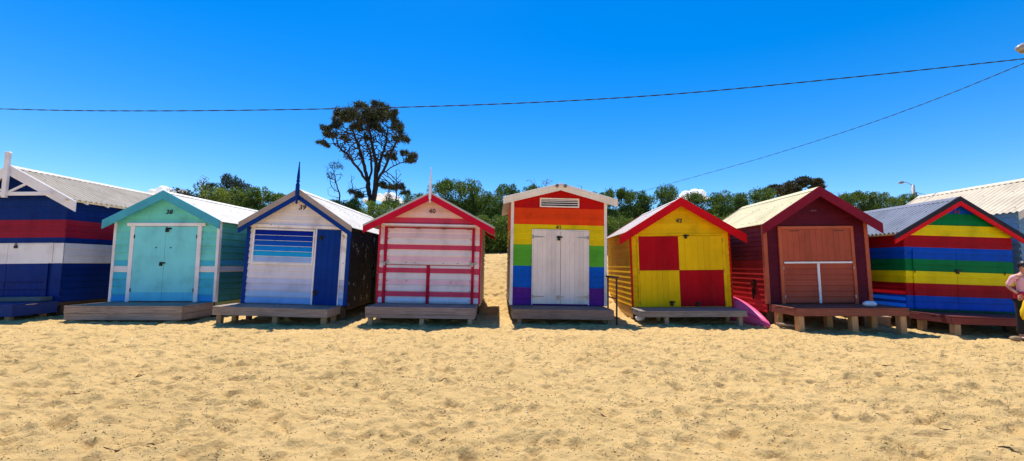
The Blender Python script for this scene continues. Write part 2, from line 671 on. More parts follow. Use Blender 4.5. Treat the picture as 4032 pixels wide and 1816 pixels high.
h.corner_boards(.075, WHITE)
h.part('door_frame', paint(WHITE), [(-1.02, -.905, -.06, -.024, 0, 2.148), (.905, 1.02, -.06, -.024, 0, 2.148), (-1.12, 1.12, -.075, -.024, 2.15, 2.245)])
for x0, x1 in ((-.895, -.004), (.004, .895)):
    dcol = [paint((116, 202, 208)), paint((84, 184, 212))]
    mb = MB()
    mb.box(x0, x1, -.052, -.024, h.cz + .03, h.cz + .27, 1)
    mb.box(x0, x1, -.052, -.024, h.cz + .27, h.cz + 2.135, 0)
    d = mb.build('door', dcol, h.root)
    sx = -.85 if x0 < -.1 else .85
    for zz in (.33, 1.85):
        h.part('hinge', HARD, [(sx - .045 * (1 if sx < 0 else -1) - .012, sx - .045 * (1 if sx < 0 else -1) + .012, -.066, -.0525, zz - .05, zz + .05)], 0, d)
    kx = -.25 if x0 < -.1 else .17
    h.part('keyhole', HARD, [(kx - .018, kx + .018, -.058, -.0525, 1.52, 1.556)], 0, d)
padlock(h, -.06, 1.10, -.055, None, 1.0)
padlock(h, .05, 2.08, -.055, None, 1.2)
h.part('door_sill', timber((96, 66, 50), .3), [(-.9, .9, -.09, -.026, -.03, .026)])
number('38', .02, -.034, h.cz + 2.56, .17, INK, h.root, .25)
h.part('skirt_board', timber((150, 165, 110), .25, 'y'), [(1.497, 1.52, .0, 3.8, -.16, -.004)], 0)
h.deck(-1.53, 1.5, 1.14, [.155, .16], timber((156, 136, 122), .4, 'x', 'deck_timber'), posts=(-1.3, 1.3))

# ------------------------------------------------------------------ hut 39 : white with navy door
PW = (216, 208, 213); NV = (2, 46, 120); DK = (30, 30, 38)
h = Hut('white beach hut numbered 39 with a navy door and a blue striped shutter', -5.94, 11.07, .404, 2.1, 1.2, 2.77, 3.14, .651, 1.51, 5.9,
        roof=(222, 215, 203), barge=[(0, .16, .0, (150, 136, 128)), (.158, .14, -.006, NV)], o=.25, side_o=.13)
rows = [(0, .175, (118, 160, 212), 1), (.175, .35, (158, 182, 214), 1), (.35, .7, (186, 188, 210), 2), (.7, 1.05, PW, 2), (1.05, 2.1, PW, 6), (2.1, 3.1, PW, 6)]
h.front(rows)
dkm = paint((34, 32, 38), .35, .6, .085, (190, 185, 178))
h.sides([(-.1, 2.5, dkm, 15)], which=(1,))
h.sides([(-.1, 2.5, (40, 60, 110), 15)], which=(-1,))
h.part('corner_board', paint(NV), [(1.318, 1.415, -.036, -.0, 0, 2.17)], .003)
h.part('corner_board', paint(NV), [(-1.415, -1.318, -.036, -.0, 0, 2.17)], .003)
h.part('head_rail', paint(PW, .4, .5, .06), [(-1.36, 1.32, -.07, -.024, 2.085, 2.165)], .006)
blu = [(146, 172, 214), (20, 146, 202), (6, 118, 196), (4, 78, 172), (2, 48, 146), (0, 28, 126)]
wf = h.part('shutter_frame', paint(WHITE), [(-1.22, -1.18, -.06, -.024, 1.06, 2.05), (.40, .44, -.06, -.024, 1.06, 2.05), (-1.179, .399, -.06, -.024, 2.01, 2.05), (-1.179, .399, -.06, -.024, 1.06, 1.13)])
mb = MB()
cs = []
for k in range(6):
    a = h.cz + 1.135 + k * .145
    cs.append(paint(blu[k]))
    mb.quad((-1.178, -.052, a), (.398, -.052, a), (.398, -.036, a + .145), (-1.178, -.036, a + .145), k)
    mb.box(-1.178, .398, -.058, -.0525, a + .001, a + .011, 6)  # white strips stand for sunlit board lips, highlight painted in
mb.build('shutter', cs + [paint((226, 222, 226))], h.root)
h.part('door_frame', paint(PW, .3), [(.455, .50, -.062, -.024, 0, 2.08), (1.165, 1.185, -.062, -.024, 0, 2.08)])
mb = MB()
for k in range(4):
    mb.box(.503 + k * .165, .503 + (k + 1) * .165 - .004, -.05, -.024, h.cz + .01, h.cz + 2.07)
d = mb.build('door', paint(NV), h.root, bevel=.002)
padlock(h, .62, 1.86, -.052, None, 1.0)
padlock(h, .56, .36, -.052, None, 1.1)
h.part('trim_board', paint(WHITE, .45, .5, .10), [(1.188, 1.315, -.048, -.023, .7, 2.08)], .003)
number('39', 0.03, -.035, h.cz + 2.66, .175, INK, h.root, .22)
h.finial(NV, 3.86, 2.72, .10)
h.part('side_post', paint((50, 44, 42), .4), [(1.41, 1.48, 2.3, 2.38, -.45, 2.1)], .004)
for k in range(9):
    h.part('louvre_slat', timber((150, 128, 104), .35, 'y'), [(1.41, 1.455, 2.5, 4.6, .28 + k * .1, .325 + k * .1)], .003)
h.part('side_rail', timber((120, 104, 88), .35, 'y'), [(1.41, 1.44, 2.5, 4.6, 1.48, 1.51)], 0)
h.deck(-1.53, 1.28, .94, [.175], timber((152, 134, 122), .4, 'x', 'deck_timber'), posts=(-1.38, -.02, 1.18), pw=.06)

# ------------------------------------------------------------------ hut 40 : pink and white stripes
CR = (190, 62, 88); PP = (236, 192, 202); PWH = (240, 224, 224); DR = (156, 16, 48)
h = Hut('pink and white striped beach hut numbered 40 with a white spear finial', -2.33, 11.35, .443, 1.75, .37, 2.83, 3.10, .525, 1.82, 3.22,
        roof=(190, 182, 174), side_o=.38, barge=[(0, .055, .006, (168, 160, 160)), (.05, .19, 0, (182, 12, 46))], rear_barge=(150, 18, 50), o=.26)
pal = [(PWH), (PP), (PWH), (CR), (PWH), (PP), (PWH), (CR), (PWH), (PP), (PWH), (CR), (206, 218, 238)]
pit = 2.13 / 13
rows = []
seq = ['x'] * 13
order = [(206, 218, 238), CR, PWH, PP, PWH, CR, PWH, PP, PWH, CR, PWH, (240, 204, 206), (238, 200, 196)]  # bluish bottom board: skylight tint painted into its colour
for k, c in enumerate(order):
    rows.append((k * pit, (k + 1) * pit, c, 1))
rows += [(2.13, 2.24, PWH, 1), (2.24, 2.41, CR, 1), (2.41, 3.04, (240, 202, 196), 4)]
h.front(rows)
h.sides([(-.08, 2.45, (186, 158, 146), 15)])
h.corner_boards(.045, (196, 18, 62))
def striped_panel(h, x0, x1, z0, z1, nm, y=-.026):
    mb = MB()
    cols = []
    for k, c in enumerate(order):
        a, b = max(z0, k * pit), min(z1, (k + 1) * pit)
        if b - a < .01:
            continue
        if c not in cols:
            cols.append(c)
    rr = []
    for k, c in enumerate(order):
        a, b = max(z0, k * pit), min(z1, (k + 1) * pit)
        if b - a >= .01:
            rr.append((h.cz + a, h.cz + b, c, 1))
    stack(mb, rr, lambda z: (x0, x1), lambda u, o_, z: (u, y - o_, z), cols)
    mb.box(x0, x1, y - .003, y + .001, h.cz + z0, h.cz + z1, 0)
    return mb.build(nm, [paint(c) for c in cols], h.root)
striped_panel(h, -1.195, 1.185, 1.075, 2.10, 'flap_door')
striped_panel(h, -1.195, -.07, .03, 1.06, 'door')
striped_panel(h, .025, 1.185, .03, 1.06, 'door')
redm = paint(DR, .3, .5, .03, (120, 70, 40))
h.part('door_frame', redm, [(-1.275, -1.197, -.072, -.023, 0, 2.14), (1.187, 1.262, -.072, -.023, 0, 2.14), (-1.196, 1.186, -.066, -.023, 2.108, 2.138),
                            (-.068, .023, -.068, -.023, 0, 1.058), (-1.196, 1.186, -.060, -.023, 1.0605, 1.0735)])
h.part('head_rail', paint((206, 196, 210)), [(-1.36, 1.36, -.09, -.024, 2.175, 2.225)], .006)
rust = plain('rusty_iron', (150, 92, 40), .8, .2)
h.part('rust_bolts', rust, [(x - .010, x + .010, -.078, -.05, z - .010, z + .010) for z in (.1, .36, .62, .9, 1.2, 1.5, 1.8, 2.0) for x in (-1.16, 1.15)] +
       [(x - .012, x + .012, -.066, -.045, z - .010, z + .010) for z, x in ((.95, -.62), (.62, -.62), (.3, -.62), (.95, .62), (.6, .62), (.33, .62), (1.13, -.65), (1.13, -.4), (1.13, .4), (1.13, .8), (1.6, .4))], 0)
h.part('rust_hinge', rust, [(x - .07, x + .07, -.078, -.066, 2.085, 2.105) for x in (-1.08, -.35, .38, 1.1)], 0)
for sx in (-1, 1):
    padlock(h, sx * 1.225 - .02, 1.13, -.075, None, 1.0, STEEL, .14)
number('40', .03, -.034, h.cz + 2.6, .175, plain('number_brown', (96, 34, 44), .5), h.root, 0)
h.finial((232, 226, 232), 3.78, 2.80, .085)
h.deck(-1.40, 1.38, 1.05, [.15, .085], timber((142, 126, 120), .4, 'x', 'deck_timber'), posts=(-1.28, .02, 1.25), pmat=timber((156, 138, 112), .3, 'z', 'post_timber'))

# ------------------------------------------------------------------ hut 41 : rainbow
h = Hut('tall rainbow striped beach hut numbered 41 with white double doors', 1.38, 11.84, .38, 2.6, .35, 2.81, 3.555, .264, 1.68, 3.0,
        roof=(192, 184, 170), side_o=.24, barge=[(0, .10, .016, (226, 216, 206)), (.092, .12, 0, (220, 208, 198))], rear_barge=(200, 180, 150), o=.26)
rows = [(0, .51, (84, 30, 122), 3), (.51, 1.14, (4, 82, 176), 4), (1.14, 1.77, (84, 158, 44), 4), (1.77, 2.37, (232, 202, 8), 4), (2.37, 2.86, (224, 66, 14), 3), (2.86, 3.5, (172, 14, 16), 3)]
h.front(rows, t=.014)
h.sides([(0, .5, (150, 130, 120), 3), (.5, 1.15, (170, 150, 130), 4), (1.15, 1.8, (170, 160, 120), 4), (1.8, 2.3, (214, 170, 60), 3), (2.3, 3.1, (214, 84, 30), 5)])
h.corner_boards(.085, (232, 222, 214))
h.part('door_frame', paint(WHITE), [(-.80, -.775, -.06, -.018, .02, 2.22), (.865, .89, -.06, -.018, .02, 2.22), (-.774, .864, -.06, -.018, 2.195, 2.22)], .003)
dw = paint((232, 216, 206), .12, .55)
for x0, x1 in ((-.770, .040), (.050, .860)):
    mb = MB()
    n = 6
    for k in range(n):
        a = x0 + (x1 - x0) * k / n
        mb.box(a + .001, a + (x1 - x0) / n - .001, -.065, -.02, h.cz + .05, h.cz + 2.19)
    d = mb.build('door', dw, h.root, bevel=.003)
    sg = 1 if x0 < -.1 else -1
    for zz in (.26, 2.0):
        hinge(h, x0 + .005 if sg > 0 else x1 - .005, zz, d, .33, sg)
padlock(h, -.02, 2.0, -.068, None, 1.2)
padlock(h, -.01, .27, -.068, None, 1.0, STEEL, .15)
vf = h.part('vent_frame', paint((232, 222, 214)), [(-.585, .595, -.05, -.014, 2.89, 2.93), (-.585, .595, -.05, -.014, 3.125, 3.165), (-.585, -.545, -.05, -.014, 2.931, 3.124), (.555, .595, -.05, -.014, 2.931, 3.124)])
h.part('vent_opening', plain('vent_dark', (14, 14, 22), .9), [(-.544, .554, -.020, -.0165, 2.931, 3.124)], 0, vf)
for zz in (2.985, 3.05, 3.10):
    h.part('vent_slat', paint((226, 222, 230)), [(-.544, .554, -.045, -.021, zz - .012, zz + .008)], .002, vf)
number('41', -.01, -.026, h.cz + 2.29, .15, INK, h.root, 0)
for sx in (-.12, .12):
    mb = MB()
    mb.tube([(sx, -.28, h.zT - .09), (sx, -.36, h.zT - .07)], [.035, .05], 10)
    mb.tube([(sx, -.361, h.zT - .07), (sx, -.38, h.zT - .065)], [.052, .045], 10)
    mb.build('security_light', plain('grey_lamp_housing', (120, 112, 110), .5), h.root)
d = h.deck(-1.39, 1.33, 1.06, [.22], timber((132, 110, 98), .35, 'x', 'deck_timber'), posts=(-1.20, 1.22), back_posts=False, pmat=timber((124, 104, 84), .3, 'z', 'post_timber'))
hr = h.part('handrail', timber((62, 42, 38), .3, 'z'), [(1.41, 1.45, -.98, -.94, -.45, .85), (1.41, 1.45, -.16, -.12, -.30, .85), (1.385, 1.475, -1.02, -.07, .851, .90), (1.405, 1.445, -.929, -.161, .28, .31)], .004)

# ------------------------------------------------------------------ hut 42 : yellow and red
YE = (232, 186, 4); RD = (158, 0, 18)
h = Hut('yellow beach hut numbered 42 with red and yellow chequered doors', 5.05, 11.91, .377, -2.2, -1.3, 2.87, 3.2, .613, 1.83, 3.43,
        roof=(200, 190, 184), side_o=.11, barge=[(0, .26, 0, (186, 6, 22))], rear_barge=(150, 10, 24), o=.25)
rows = [(0, 2.13, YE, 14), (2.13, 3.12, YE, 6)]
h.front(rows)
h.sides([(.0, 2.35, (226, 172, 20), 14)])
h.corner_boards(.045, (178, 20, 14))
h.part('skirt_board', timber((196, 160, 96), .25, 'y'), [(-1.445, -1.425, .06, 3.3, -.33, -.004)], 0)
h.part('door_frame', paint(YE), [(-1.265, -1.225, -.052, -.023, 0, 2.10), (1.225, 1.30, -.052, -.023, 0, 2.10), (-1.40, 1.40, -.052, -.023, 2.105, 2.15)])
for (x0, x1, z0, z1, c) in ((-1.22, -.062, 1.08, 2.085, RD), (-.054, 1.22, 1.08, 2.085, YE), (-1.22, -.062, .02, 1.072, YE), (-.054, 1.22, .02, 1.072, RD)):
    mb = MB()
    n = 7
    for k in range(n):
        a = x0 + (x1 - x0) * k / n
        e = .0014 if c == YE else .0004
        mb.box(a + e, a + (x1 - x0) / n - e, -.05, -.024, h.cz + z0, h.cz + z1)
    mb.build('door_panel', paint(c, .14), h.root, bevel=.0015, label='red door panel' if c == RD else 'yellow door panel')
padlock(h, .16, 2.1, -.05, None, 1.1)
padlock(h, -.33, .15, -.05, None, 1.3)
padlock(h, .42, .12, -.05, None, 1.2)
for sx in (-1.235, 1.235):
    for zz in (1.95, 1.05, .12):
        h.part('hinge', plain('yellow_hinge', (190, 150, 30), .5, .3), [(sx - .012, sx + .012, -.066, -.0525, zz - .07, zz + .07)], 0)
number('42', .0, -.034, h.cz + 2.54, .17, INK, h.root, .12)
h.deck(-1.50, 1.31, 1.04, [.125], timber((140, 128, 118), .35, 'x', 'deck_timber'), posts=(-.80, 1.15), pmat=timber((156, 134, 110), .3, 'z', 'post_timber'))
for zz in ():
    pass

# ------------------------------------------------------------------ hut 43 : maroon
MR = (82, 20, 36); TN = (158, 78, 58)
h = Hut('dark maroon beach hut with terracotta doors and a white T shaped bar', 8.50, 11.14, .588, -1.7, -1.0, 2.80, 3.2, .648, 1.60, 3.4,
        roof=(214, 202, 160), side_o=.13, barge=[(0, .28, 0, (112, 18, 40))], rear_barge=(130, 110, 100), o=.3)
h.front([(0, 2.16, MR, 14), (2.16, 3.12, MR, 6)])
h.sides([(-.25, 1.2, (150, 34, 34), 10), (1.2, 2.45, (110, 34, 40), 8)])  # lower boards brighter red: grazing sunlight put into their colour
h.corner_boards(.10, (164, 82, 60))
TM = paint((166, 84, 60)); TL = paint((158, 76, 56), .18)
h.part('door_frame', TM, [(-1.03, -.945, -.07, -.023, 0, 2.14), (.935, 1.015, -.07, -.023, 0, 2.14), (-.944, .934, -.068, -.023, 2.06, 2.14)])
mb = MB()
for k in range(12):
    a = -.94 + k * 1.87 / 12
    mb.box(a + .002, a + 1.87 / 12 - .002, -.05, -.024, h.cz + 1.17, h.cz + 2.055)
mb.build('flap_door', TL, h.root, bevel=.002)
for (x0, x1) in ((-.94, -.03), (.025, .93)):
    mb = MB()
    stack(mb, [(h.cz + .02, h.cz + 1.10, 0, 7)], lambda z: (x0, x1), lambda u, o_, z: (u, -.026 - o_, z), [0])
    mb.box(x0, x1, -.029, -.025, h.cz + .02, h.cz + 1.10)
    mb.build('door', TL, h.root)
wt = paint((236, 232, 236), .1)
h.part('cross_bar', wt, [(-.925, .91, -.085, -.052, 1.105, 1.155)], .003)
h.part('upright_bar', wt, [(-.033, .028, -.078, -.046, .02, 1.103)], .003)
for sx in (-.95, .94):
    for zz in (.2, .98):
        h.part('hinge', STEEL, [(sx - .014, sx + .014, -.082, -.0705, zz - .04, zz + .04)], 0)
for sx in (-.72, .5):
    h.part('top_hinge', plain('dark_red_steel', (70, 30, 28), .5), [(sx, sx + .26, -.06, -.0505, 2.0, 2.02)], 0)
h.part('number_plate', plain('maroon_plate', (100, 40, 50), .5), [(-.09, .07, -.036, -.024, 2.56, 2.6)], 0)
h.part('side_bracket', HARD, [(-1.46, -1.425, .5, .54, .2, .66), (-1.49, -1.425, .42, .62, .50, .56), (-1.46, -1.425, .60, .63, .08, .4)], 0)
h.deck(-1.40, 1.32, 1.17, [.155], timber((134, 74, 56), .3, 'x', 'deck_timber'), posts=(-1.28, .02, 1.18), pw=.075, pmat=timber((186, 142, 96), .3, 'z', 'post_timber'))
h43 = h

# ------------------------------------------------------------------ hut 44 : green, yellow, red, blue stripes
CB = (2, 70, 172); CG = (0, 104, 52); CY = (226, 202, 0); CRD = (150, 6, 20)
h = Hut('beach hut numbered 44 in wide red, blue, green and yellow stripes', 11.98, 10.78, .43, -1.5, 1.2, 2.82, 3.09, .62, 1.76, 3.6,
        roof=(140, 145, 158), side_o=.2, pitch=.13, barge=[(0, .13, .004, (38, 36, 48)), (.125, .125, 0, (196, 14, 26))], rear_barge=(60, 60, 70), o=.12, ridge=(112, 116, 132), corr=.030)
rows = [(-.02, .06, (0, 74, 52), 1), (.06, .41, CB, 2), (.41, .74, CRD, 2), (.74, 1.065, CY, 2), (1.065, 1.385, CG, 2), (1.385, 1.71, CB, 2), (1.71, 2.03, CRD, 2), (2.03, 2.32, CY, 2), (2.32, 2.64, CG, 2), (2.64, 3.05, CB, 2)]
h.front(rows, t=.016)
h.sides(rows[:7], t=.016)
for (x0, x1) in ((-1.22, -.10), (-.09, 1.16)):
    cols = []
    mb = MB()
    for a, b, c, n in rows[:6]:
        if c not in cols:
            cols.append(c)
        za, zb = h.cz + max(a, 0.03), h.cz + min(b, 1.66)
        mb.box(x0, x1, -.030, -.0225, za, zb, cols.index(c))
        stack(mb, [(za, zb, c, max(1, n))], lambda z: (x0, x1), lambda u, o_, z: (u, -.029 - o_, z), cols, .014)
    mb.build('door', [paint(c) for c in cols], h.root)
mb = MB()
h.part('door_latch', HARD, [(-.14, -.06, -.075, -.05, 1.02, 1.14), (-.17, .04, -.062, -.05, 1.10, 1.125)], .008)
for sx in (-1.2, 1.13):
    h.part('hinge', HARD, [(sx - .010, sx + .010, -.058, -.0505, 1.02, 1.12)], 0)
mbx = number('44', .0, -.032, h.cz + 2.69, .15, plain('number_red', (110, 14, 40), .5), h.root, 0)
h.part('fascia_board', paint((206, 160, 90)), [(-1.60, -1.58, -.05, 3.6, 2.02, 2.07)], 0)
h.deck(-1.41, 1.9, 1.15, [.15], timber((112, 44, 42), .3, 'x', 'deck_timber'), posts=(-1.28, 1.12), pw=.07, pmat=timber((150, 122, 92), .3, 'z', 'post_timber'))

# ------------------------------------------------------------------ hut beyond : pale blue wall and cream roof
LB = (104, 140, 172)
h = Hut('pale blue beach hut with a cream roof, behind hut 44 at the right', 15.55, 10.9, .4, .5, 0, 3.4, 3.95, .62, 1.98, 4.0,
        roof=(212, 196, 170), side_o=.22, pitch=.15, corr=.02, barge=[(0, .22, 0, (225, 215, 200))], rear_barge=(205, 195, 180), o=.25)
h.front([(0, 3.85, LB, 22)])
h.sides([(0, 2.8, LB, 15)])
h.part('door', paint((210, 214, 220)), [(-.9, -.005, -.05, -.024, .02, 2.1), (.005, .9, -.05, -.024, .02, 2.1)])
h.deck(-1.65, 1.65, 1.0, [.16], DECKG, posts=(-1.4, 0, 1.4))

# ------------------------------------------------------------------ sand
def ground_z(x, y):
    """height of the beach and of the dune behind the huts"""
    y = np.asarray(y, float)
    x = np.asarray(x, float)
    s = np.clip((y - 12.6) / 7.8, 0, 1)
    z = 2.05 * s * s * (3 - 2 * s)
    s2 = np.clip((y - 20) / 9, 0, 1)
    z = z + 2.2 * s2 * s2 * (3 - 2 * s2)
    z = z + 0.05 * np.sin(x * .5 + 1) * np.clip((y - 13) / 3, 0, 1)
    return z


def make_ground():
    def axis(a, b, step, lo, hi):
        core = list(np.arange(a, b + 1e-6, step))
        out = []
        d, x = step, a
        while x > lo:
            d *= 1.28
            x -= d
            out.append(max(x, lo))
        out = out[::-1]
        d, x = step, core[-1]
        up = []
        while x < hi:
            d *= 1.28
            x += d
            up.append(min(x, hi))
        return np.array(out + core + up)
    xs = axis(-15.5, 15.5, .027, -3000, 3000)
    # row spacing grows with distance
    ys = [1.8]
    while ys[-1] < 26:
        ys.append(ys[-1] + max(.018, min(.06, .0032 * ys[-1])) if ys[-1] < 14 else ys[-1] + .06)
    d = .12
    while ys[-1] < 6000:
        d *= 1.3
        ys.append(ys[-1] + d)
    lo = [1.8]
    d = .05
    while lo[-1] > -1500:
        d *= 1.35
        lo.append(lo[-1] - d)
    ys = np.array(lo[:0:-1] + ys)
    X, Y = np.meshgrid(xs, ys)
    Z = ground_z(X, Y)
    rng = np.random.RandomState(5)

    def fbm(scale, amp, seed, sx=1.0):
        r = np.random.RandomState(seed)
        g = r.rand(512, 512)
        u = (X * sx / scale) % 512
        v = (Y / scale) % 512
        iu, iv = np.floor(u).astype(int), np.floor(v).astype(int)
        fu, fv = u - iu, v - iv
        fu = fu * fu * (3 - 2 * fu)
        fv = fv * fv * (3 - 2 * fv)
        iu1, iv1 = (iu + 1) % 512, (iv + 1) % 512
        iu %= 512
        iv %= 512
        return amp * ((g[iv, iu] * (1 - fu) + g[iv, iu1] * fu) * (1 - fv) + (g[iv1, iu] * (1 - fu) + g[iv1, iu1] * fu) * fv - .5)
    Z -= .03 * np.clip((Y - 8.5) / 1.5, 0, 1) * np.clip((15 - Y) / 4, 0, 1)
    near = np.clip((60 - Y) / 30, 0, 1) * np.clip((60 - np.abs(X)) / 30, 0, 1)
    A = np.clip(1.15 - np.clip(Y - 5, 0, 10) * .055, .45, 1.2)
    Z += near * (fbm(1.9, .04, 1) + A * (fbm(.55, .035, 2, .8) + fbm(.24, .034, 3, .6) + fbm(.12, .044, 4, .55) + fbm(.07, .028, 6, .6) + fbm(.045, .014, 7, .6)))
    # sand banked up around every post
    for (qx, qy) in POSTS:
        i0, i1 = np.searchsorted(xs, [qx - .5, qx + .5])
        j0, j1 = np.searchsorted(ys, [qy - .5, qy + .5])
        dd = (X[j0:j1, i0:i1] - qx) ** 2 + (Y[j0:j1, i0:i1] - qy) ** 2
        Z[j0:j1, i0:i1] += .045 * np.exp(-dd / .03) * rng.uniform(.5, 1.3)
    # footprints: tilted oval hollows with pushed-up rims
    ny, nx = X.shape
    for k in range(15000):
        fx = rng.uniform(-15.3, 15.3)
        fy = 2.0 + 17.5 * rng.rand() ** 1.25 if k < 12000 else rng.uniform(12, 20.5)
        r = rng.uniform(.05, .125)
        asp = rng.uniform(1.1, 2.0)
        th = rng.uniform(0, math.pi)
        dep = rng.uniform(.012, .040) * (1 if fy < 9 else .65 if fy < 12 else 1.1)
        R_ = r * asp * 1.8
        i0, i1 = np.searchsorted(xs, [fx - R_, fx + R_])
        j0, j1 = np.searchsorted(ys, [fy - R_, fy + R_])
        if i1 - i0 < 2 or j1 - j0 < 2:
            continue
        dx = X[j0:j1, i0:i1] - fx
        dy = Y[j0:j1, i0:i1] - fy
        c, s = math.cos(th), math.sin(th)
        a = (dx * c + dy * s) / (r * asp)
        b = (-dx * s + dy * c) / r
        q = np.sqrt(a * a + b * b)
        Z[j0:j1, i0:i1] += dep * (-(np.clip(1 - q, 0, 1) ** .7) * (1 + .35 * a) + .42 * np.exp(-((q - 1.12) / .22) ** 2))
    nv = nx * ny
    co = np.empty((nv, 3), np.float32)
    co[:, 0] = X.ravel(); co[:, 1] = Y.ravel(); co[:, 2] = Z.ravel()
    idx = np.arange(nv).reshape(ny, nx)
    q = np.stack([idx[:-1, :-1], idx[:-1, 1:], idx[1:, 1:], idx[1:, :-1]], -1).reshape(-1, 4)
    me = bpy.data.meshes.new('sand')
    me.vertices.add(nv)
    me.vertices.foreach_set('co', co.ravel())
    me.loops.add(q.size)
    me.loops.foreach_set('vertex_index', q.ravel().astype(np.int32))
    me.polygons.add(len(q))
    me.polygons.foreach_set('loop_start', np.arange(0, q.size, 4, dtype=np.int32))
    me.polygons.foreach_set('use_smooth', np.ones(len(q), bool))
    me.update(calc_edges=True)
    o = bpy.data.objects.new('sand', me)
    COL.objects.link(o)
    return o, xs, ys, Z


def sand_mat():
    m, t, p = base_mat('beach_sand')
    co = t.n('ShaderNodeTexCoord').outputs['Object']
    n1 = noise(t, co, .9, 6, .6)
    n2 = noise(t, co, 9, 6, .7)
    n3 = noise(t, co, 130, 4, .7)
    r1 = ramp(t, n1.outputs[0], [(.3, (.53, .355, .140)), (.7, (.63, .425, .176))])
    r2 = ramp(t, n2.outputs[0], [(.30, (.88, .86, .83)), (.45, (1, 1, 1)), (.7, (1.06, 1.05, 1.04))])
    r3 = ramp(t, n3.outputs[0], [(.30, (.55, .5, .45)), (.42, (1, 1, 1)), (.72, (1.1, 1.1, 1.1))])
    c = mix(t, 1.0, r1.outputs[0], r2.outputs[0], 'MULTIPLY')
    c = mix(t, .8, c, r3.outputs[0], 'MULTIPLY')
    t.l(c, p.inputs['Base Color'])
    p.inputs['Roughness'].default_value = .95
    p.inputs['Specular IOR Level'].default_value = .15
    b = t.n('ShaderNodeBump')
    b.inputs['Strength'].default_value = 1.0
    b.inputs['Distance'].default_value = .035
    n4 = noise(t, co, 26, 6, .7)
    t.l(n4.outputs[0], b.inputs['Height'])
    t.l(b.outputs[0], p.inputs['Normal'])
    return m


sand, GX, GY, GZ = make_ground()
sand.data.materials.append(sand_mat())
tag(sand, 'pale golden beach sand trodden into hollows, rising to a dune behind the huts', kind='structure')


def gz(x, y):
    i = min(max(int(np.searchsorted(GX, x)), 1), len(GX) - 1)
    j = min(max(int(np.searchsorted(GY, y)), 1), len(GY) - 1)
    return float(min(GZ[j, i], GZ[j - 1, i - 1], GZ[j, i - 1], GZ[j - 1, i]) * .3 + .7 * GZ[j, i])


# litter of seaweed and twig scraps over the sand
rnd = random.Random(11)
TW = plain('dark_twig', (70, 48, 28), .9)
mb = MB()
clus = []
for k in range(900):
    y = 2.2 + 8.6 * rnd.random() ** .9
    clus.append((rnd.uniform(-1, 1) * (y * 1.34 + .5), y, rnd.uniform(.08, .5), rnd.uniform(.03, .12)))
for k in range(30000):
    if rnd.random() < .6:
        c_ = rnd.choice(clus)
        x, y = rnd.gauss(c_[0], c_[2]), rnd.gauss(c_[1], c_[3])
        if y < 2 or abs(x) > 15.4:
            continue
    else:
        y = 2.2 + 8.6 * rnd.random() ** .9
        x = rnd.uniform(-1, 1) * (y * 1.34 + .5)
    z = gz(x, y)
    L = rnd.choice((.007, .009, .012, .018, .028)) * rnd.uniform(.7, 1.3) * (.32 + .085 * y)
    wv = rnd.uniform(.002, .005) * (.35 + .08 * y)
    a = rnd.uniform(-.45, .45) if rnd.random() < .8 else rnd.uniform(0, 3.1)
    dx, dy = math.cos(a) * L, math.sin(a) * L
    nx_, ny_ = -math.sin(a) * wv, math.cos(a) * wv
    z += .003
    hh = rnd.uniform(.003, .007)
    k0 = len(mb.v)
    mb.v += [(x - dx, y - dy, z - .006), (x + nx_, y + ny_, z), (x + dx, y + dy, z - .004), (x - nx_, y - ny_, z), (x, y, z + hh)]
    for q in ((0, 3, 4), (3, 2, 4), (2, 1, 4), (1, 0, 4)):
        mb.f.append((k0 + q[0], k0 + q[1], k0 + q[2])); mb.m.append(0)
tag(mb.build('seaweed_litter', TW), 'tiny dark scraps of seaweed and twig scattered over the sand', kind='stuff')

stick_spots = [((545, 1476), .16, .25, 'thin dark stick lying flat in the sand in front of hut 38'),
               ((1745, 1500), .10, .0, 'short dark stick on the sand in the left centre of the beach'),
               ((460, 1757), .20, .15, 'longest dark driftwood stick near the bottom left corner of the beach'),
               ((1742, 1733), .06, .5, 'small blackened stick at the bottom of the beach below hut 40'),
               ((2378, 1624), .07, -.1, 'dark wedge shaped chip of wood in the middle of the sand below hut 41'),
               ((3487, 1451), .12, -.1, 'dark curled piece of driftwood on the sand before hut 43'),
               ((3722, 1708), .12, .05, 'curved dark twig on the sand low at the right'),
               ((3975, 1790), .14, -.4, 'dark twig in the bottom right corner of the sand'),
               ((622, 1738), .14, .5, 'forked black twig near the bottom left of the sand'),
               ((300, 1562), .07, .1, 'small black lump of seaweed on the left of the sand')]


def ground_hit(px, py):
    d = _f + _r * ((px - 2016) / FPX) - _u * ((py - 908) / FPX)
    t = -EYE / d.z
    return d.x * t, d.y * t


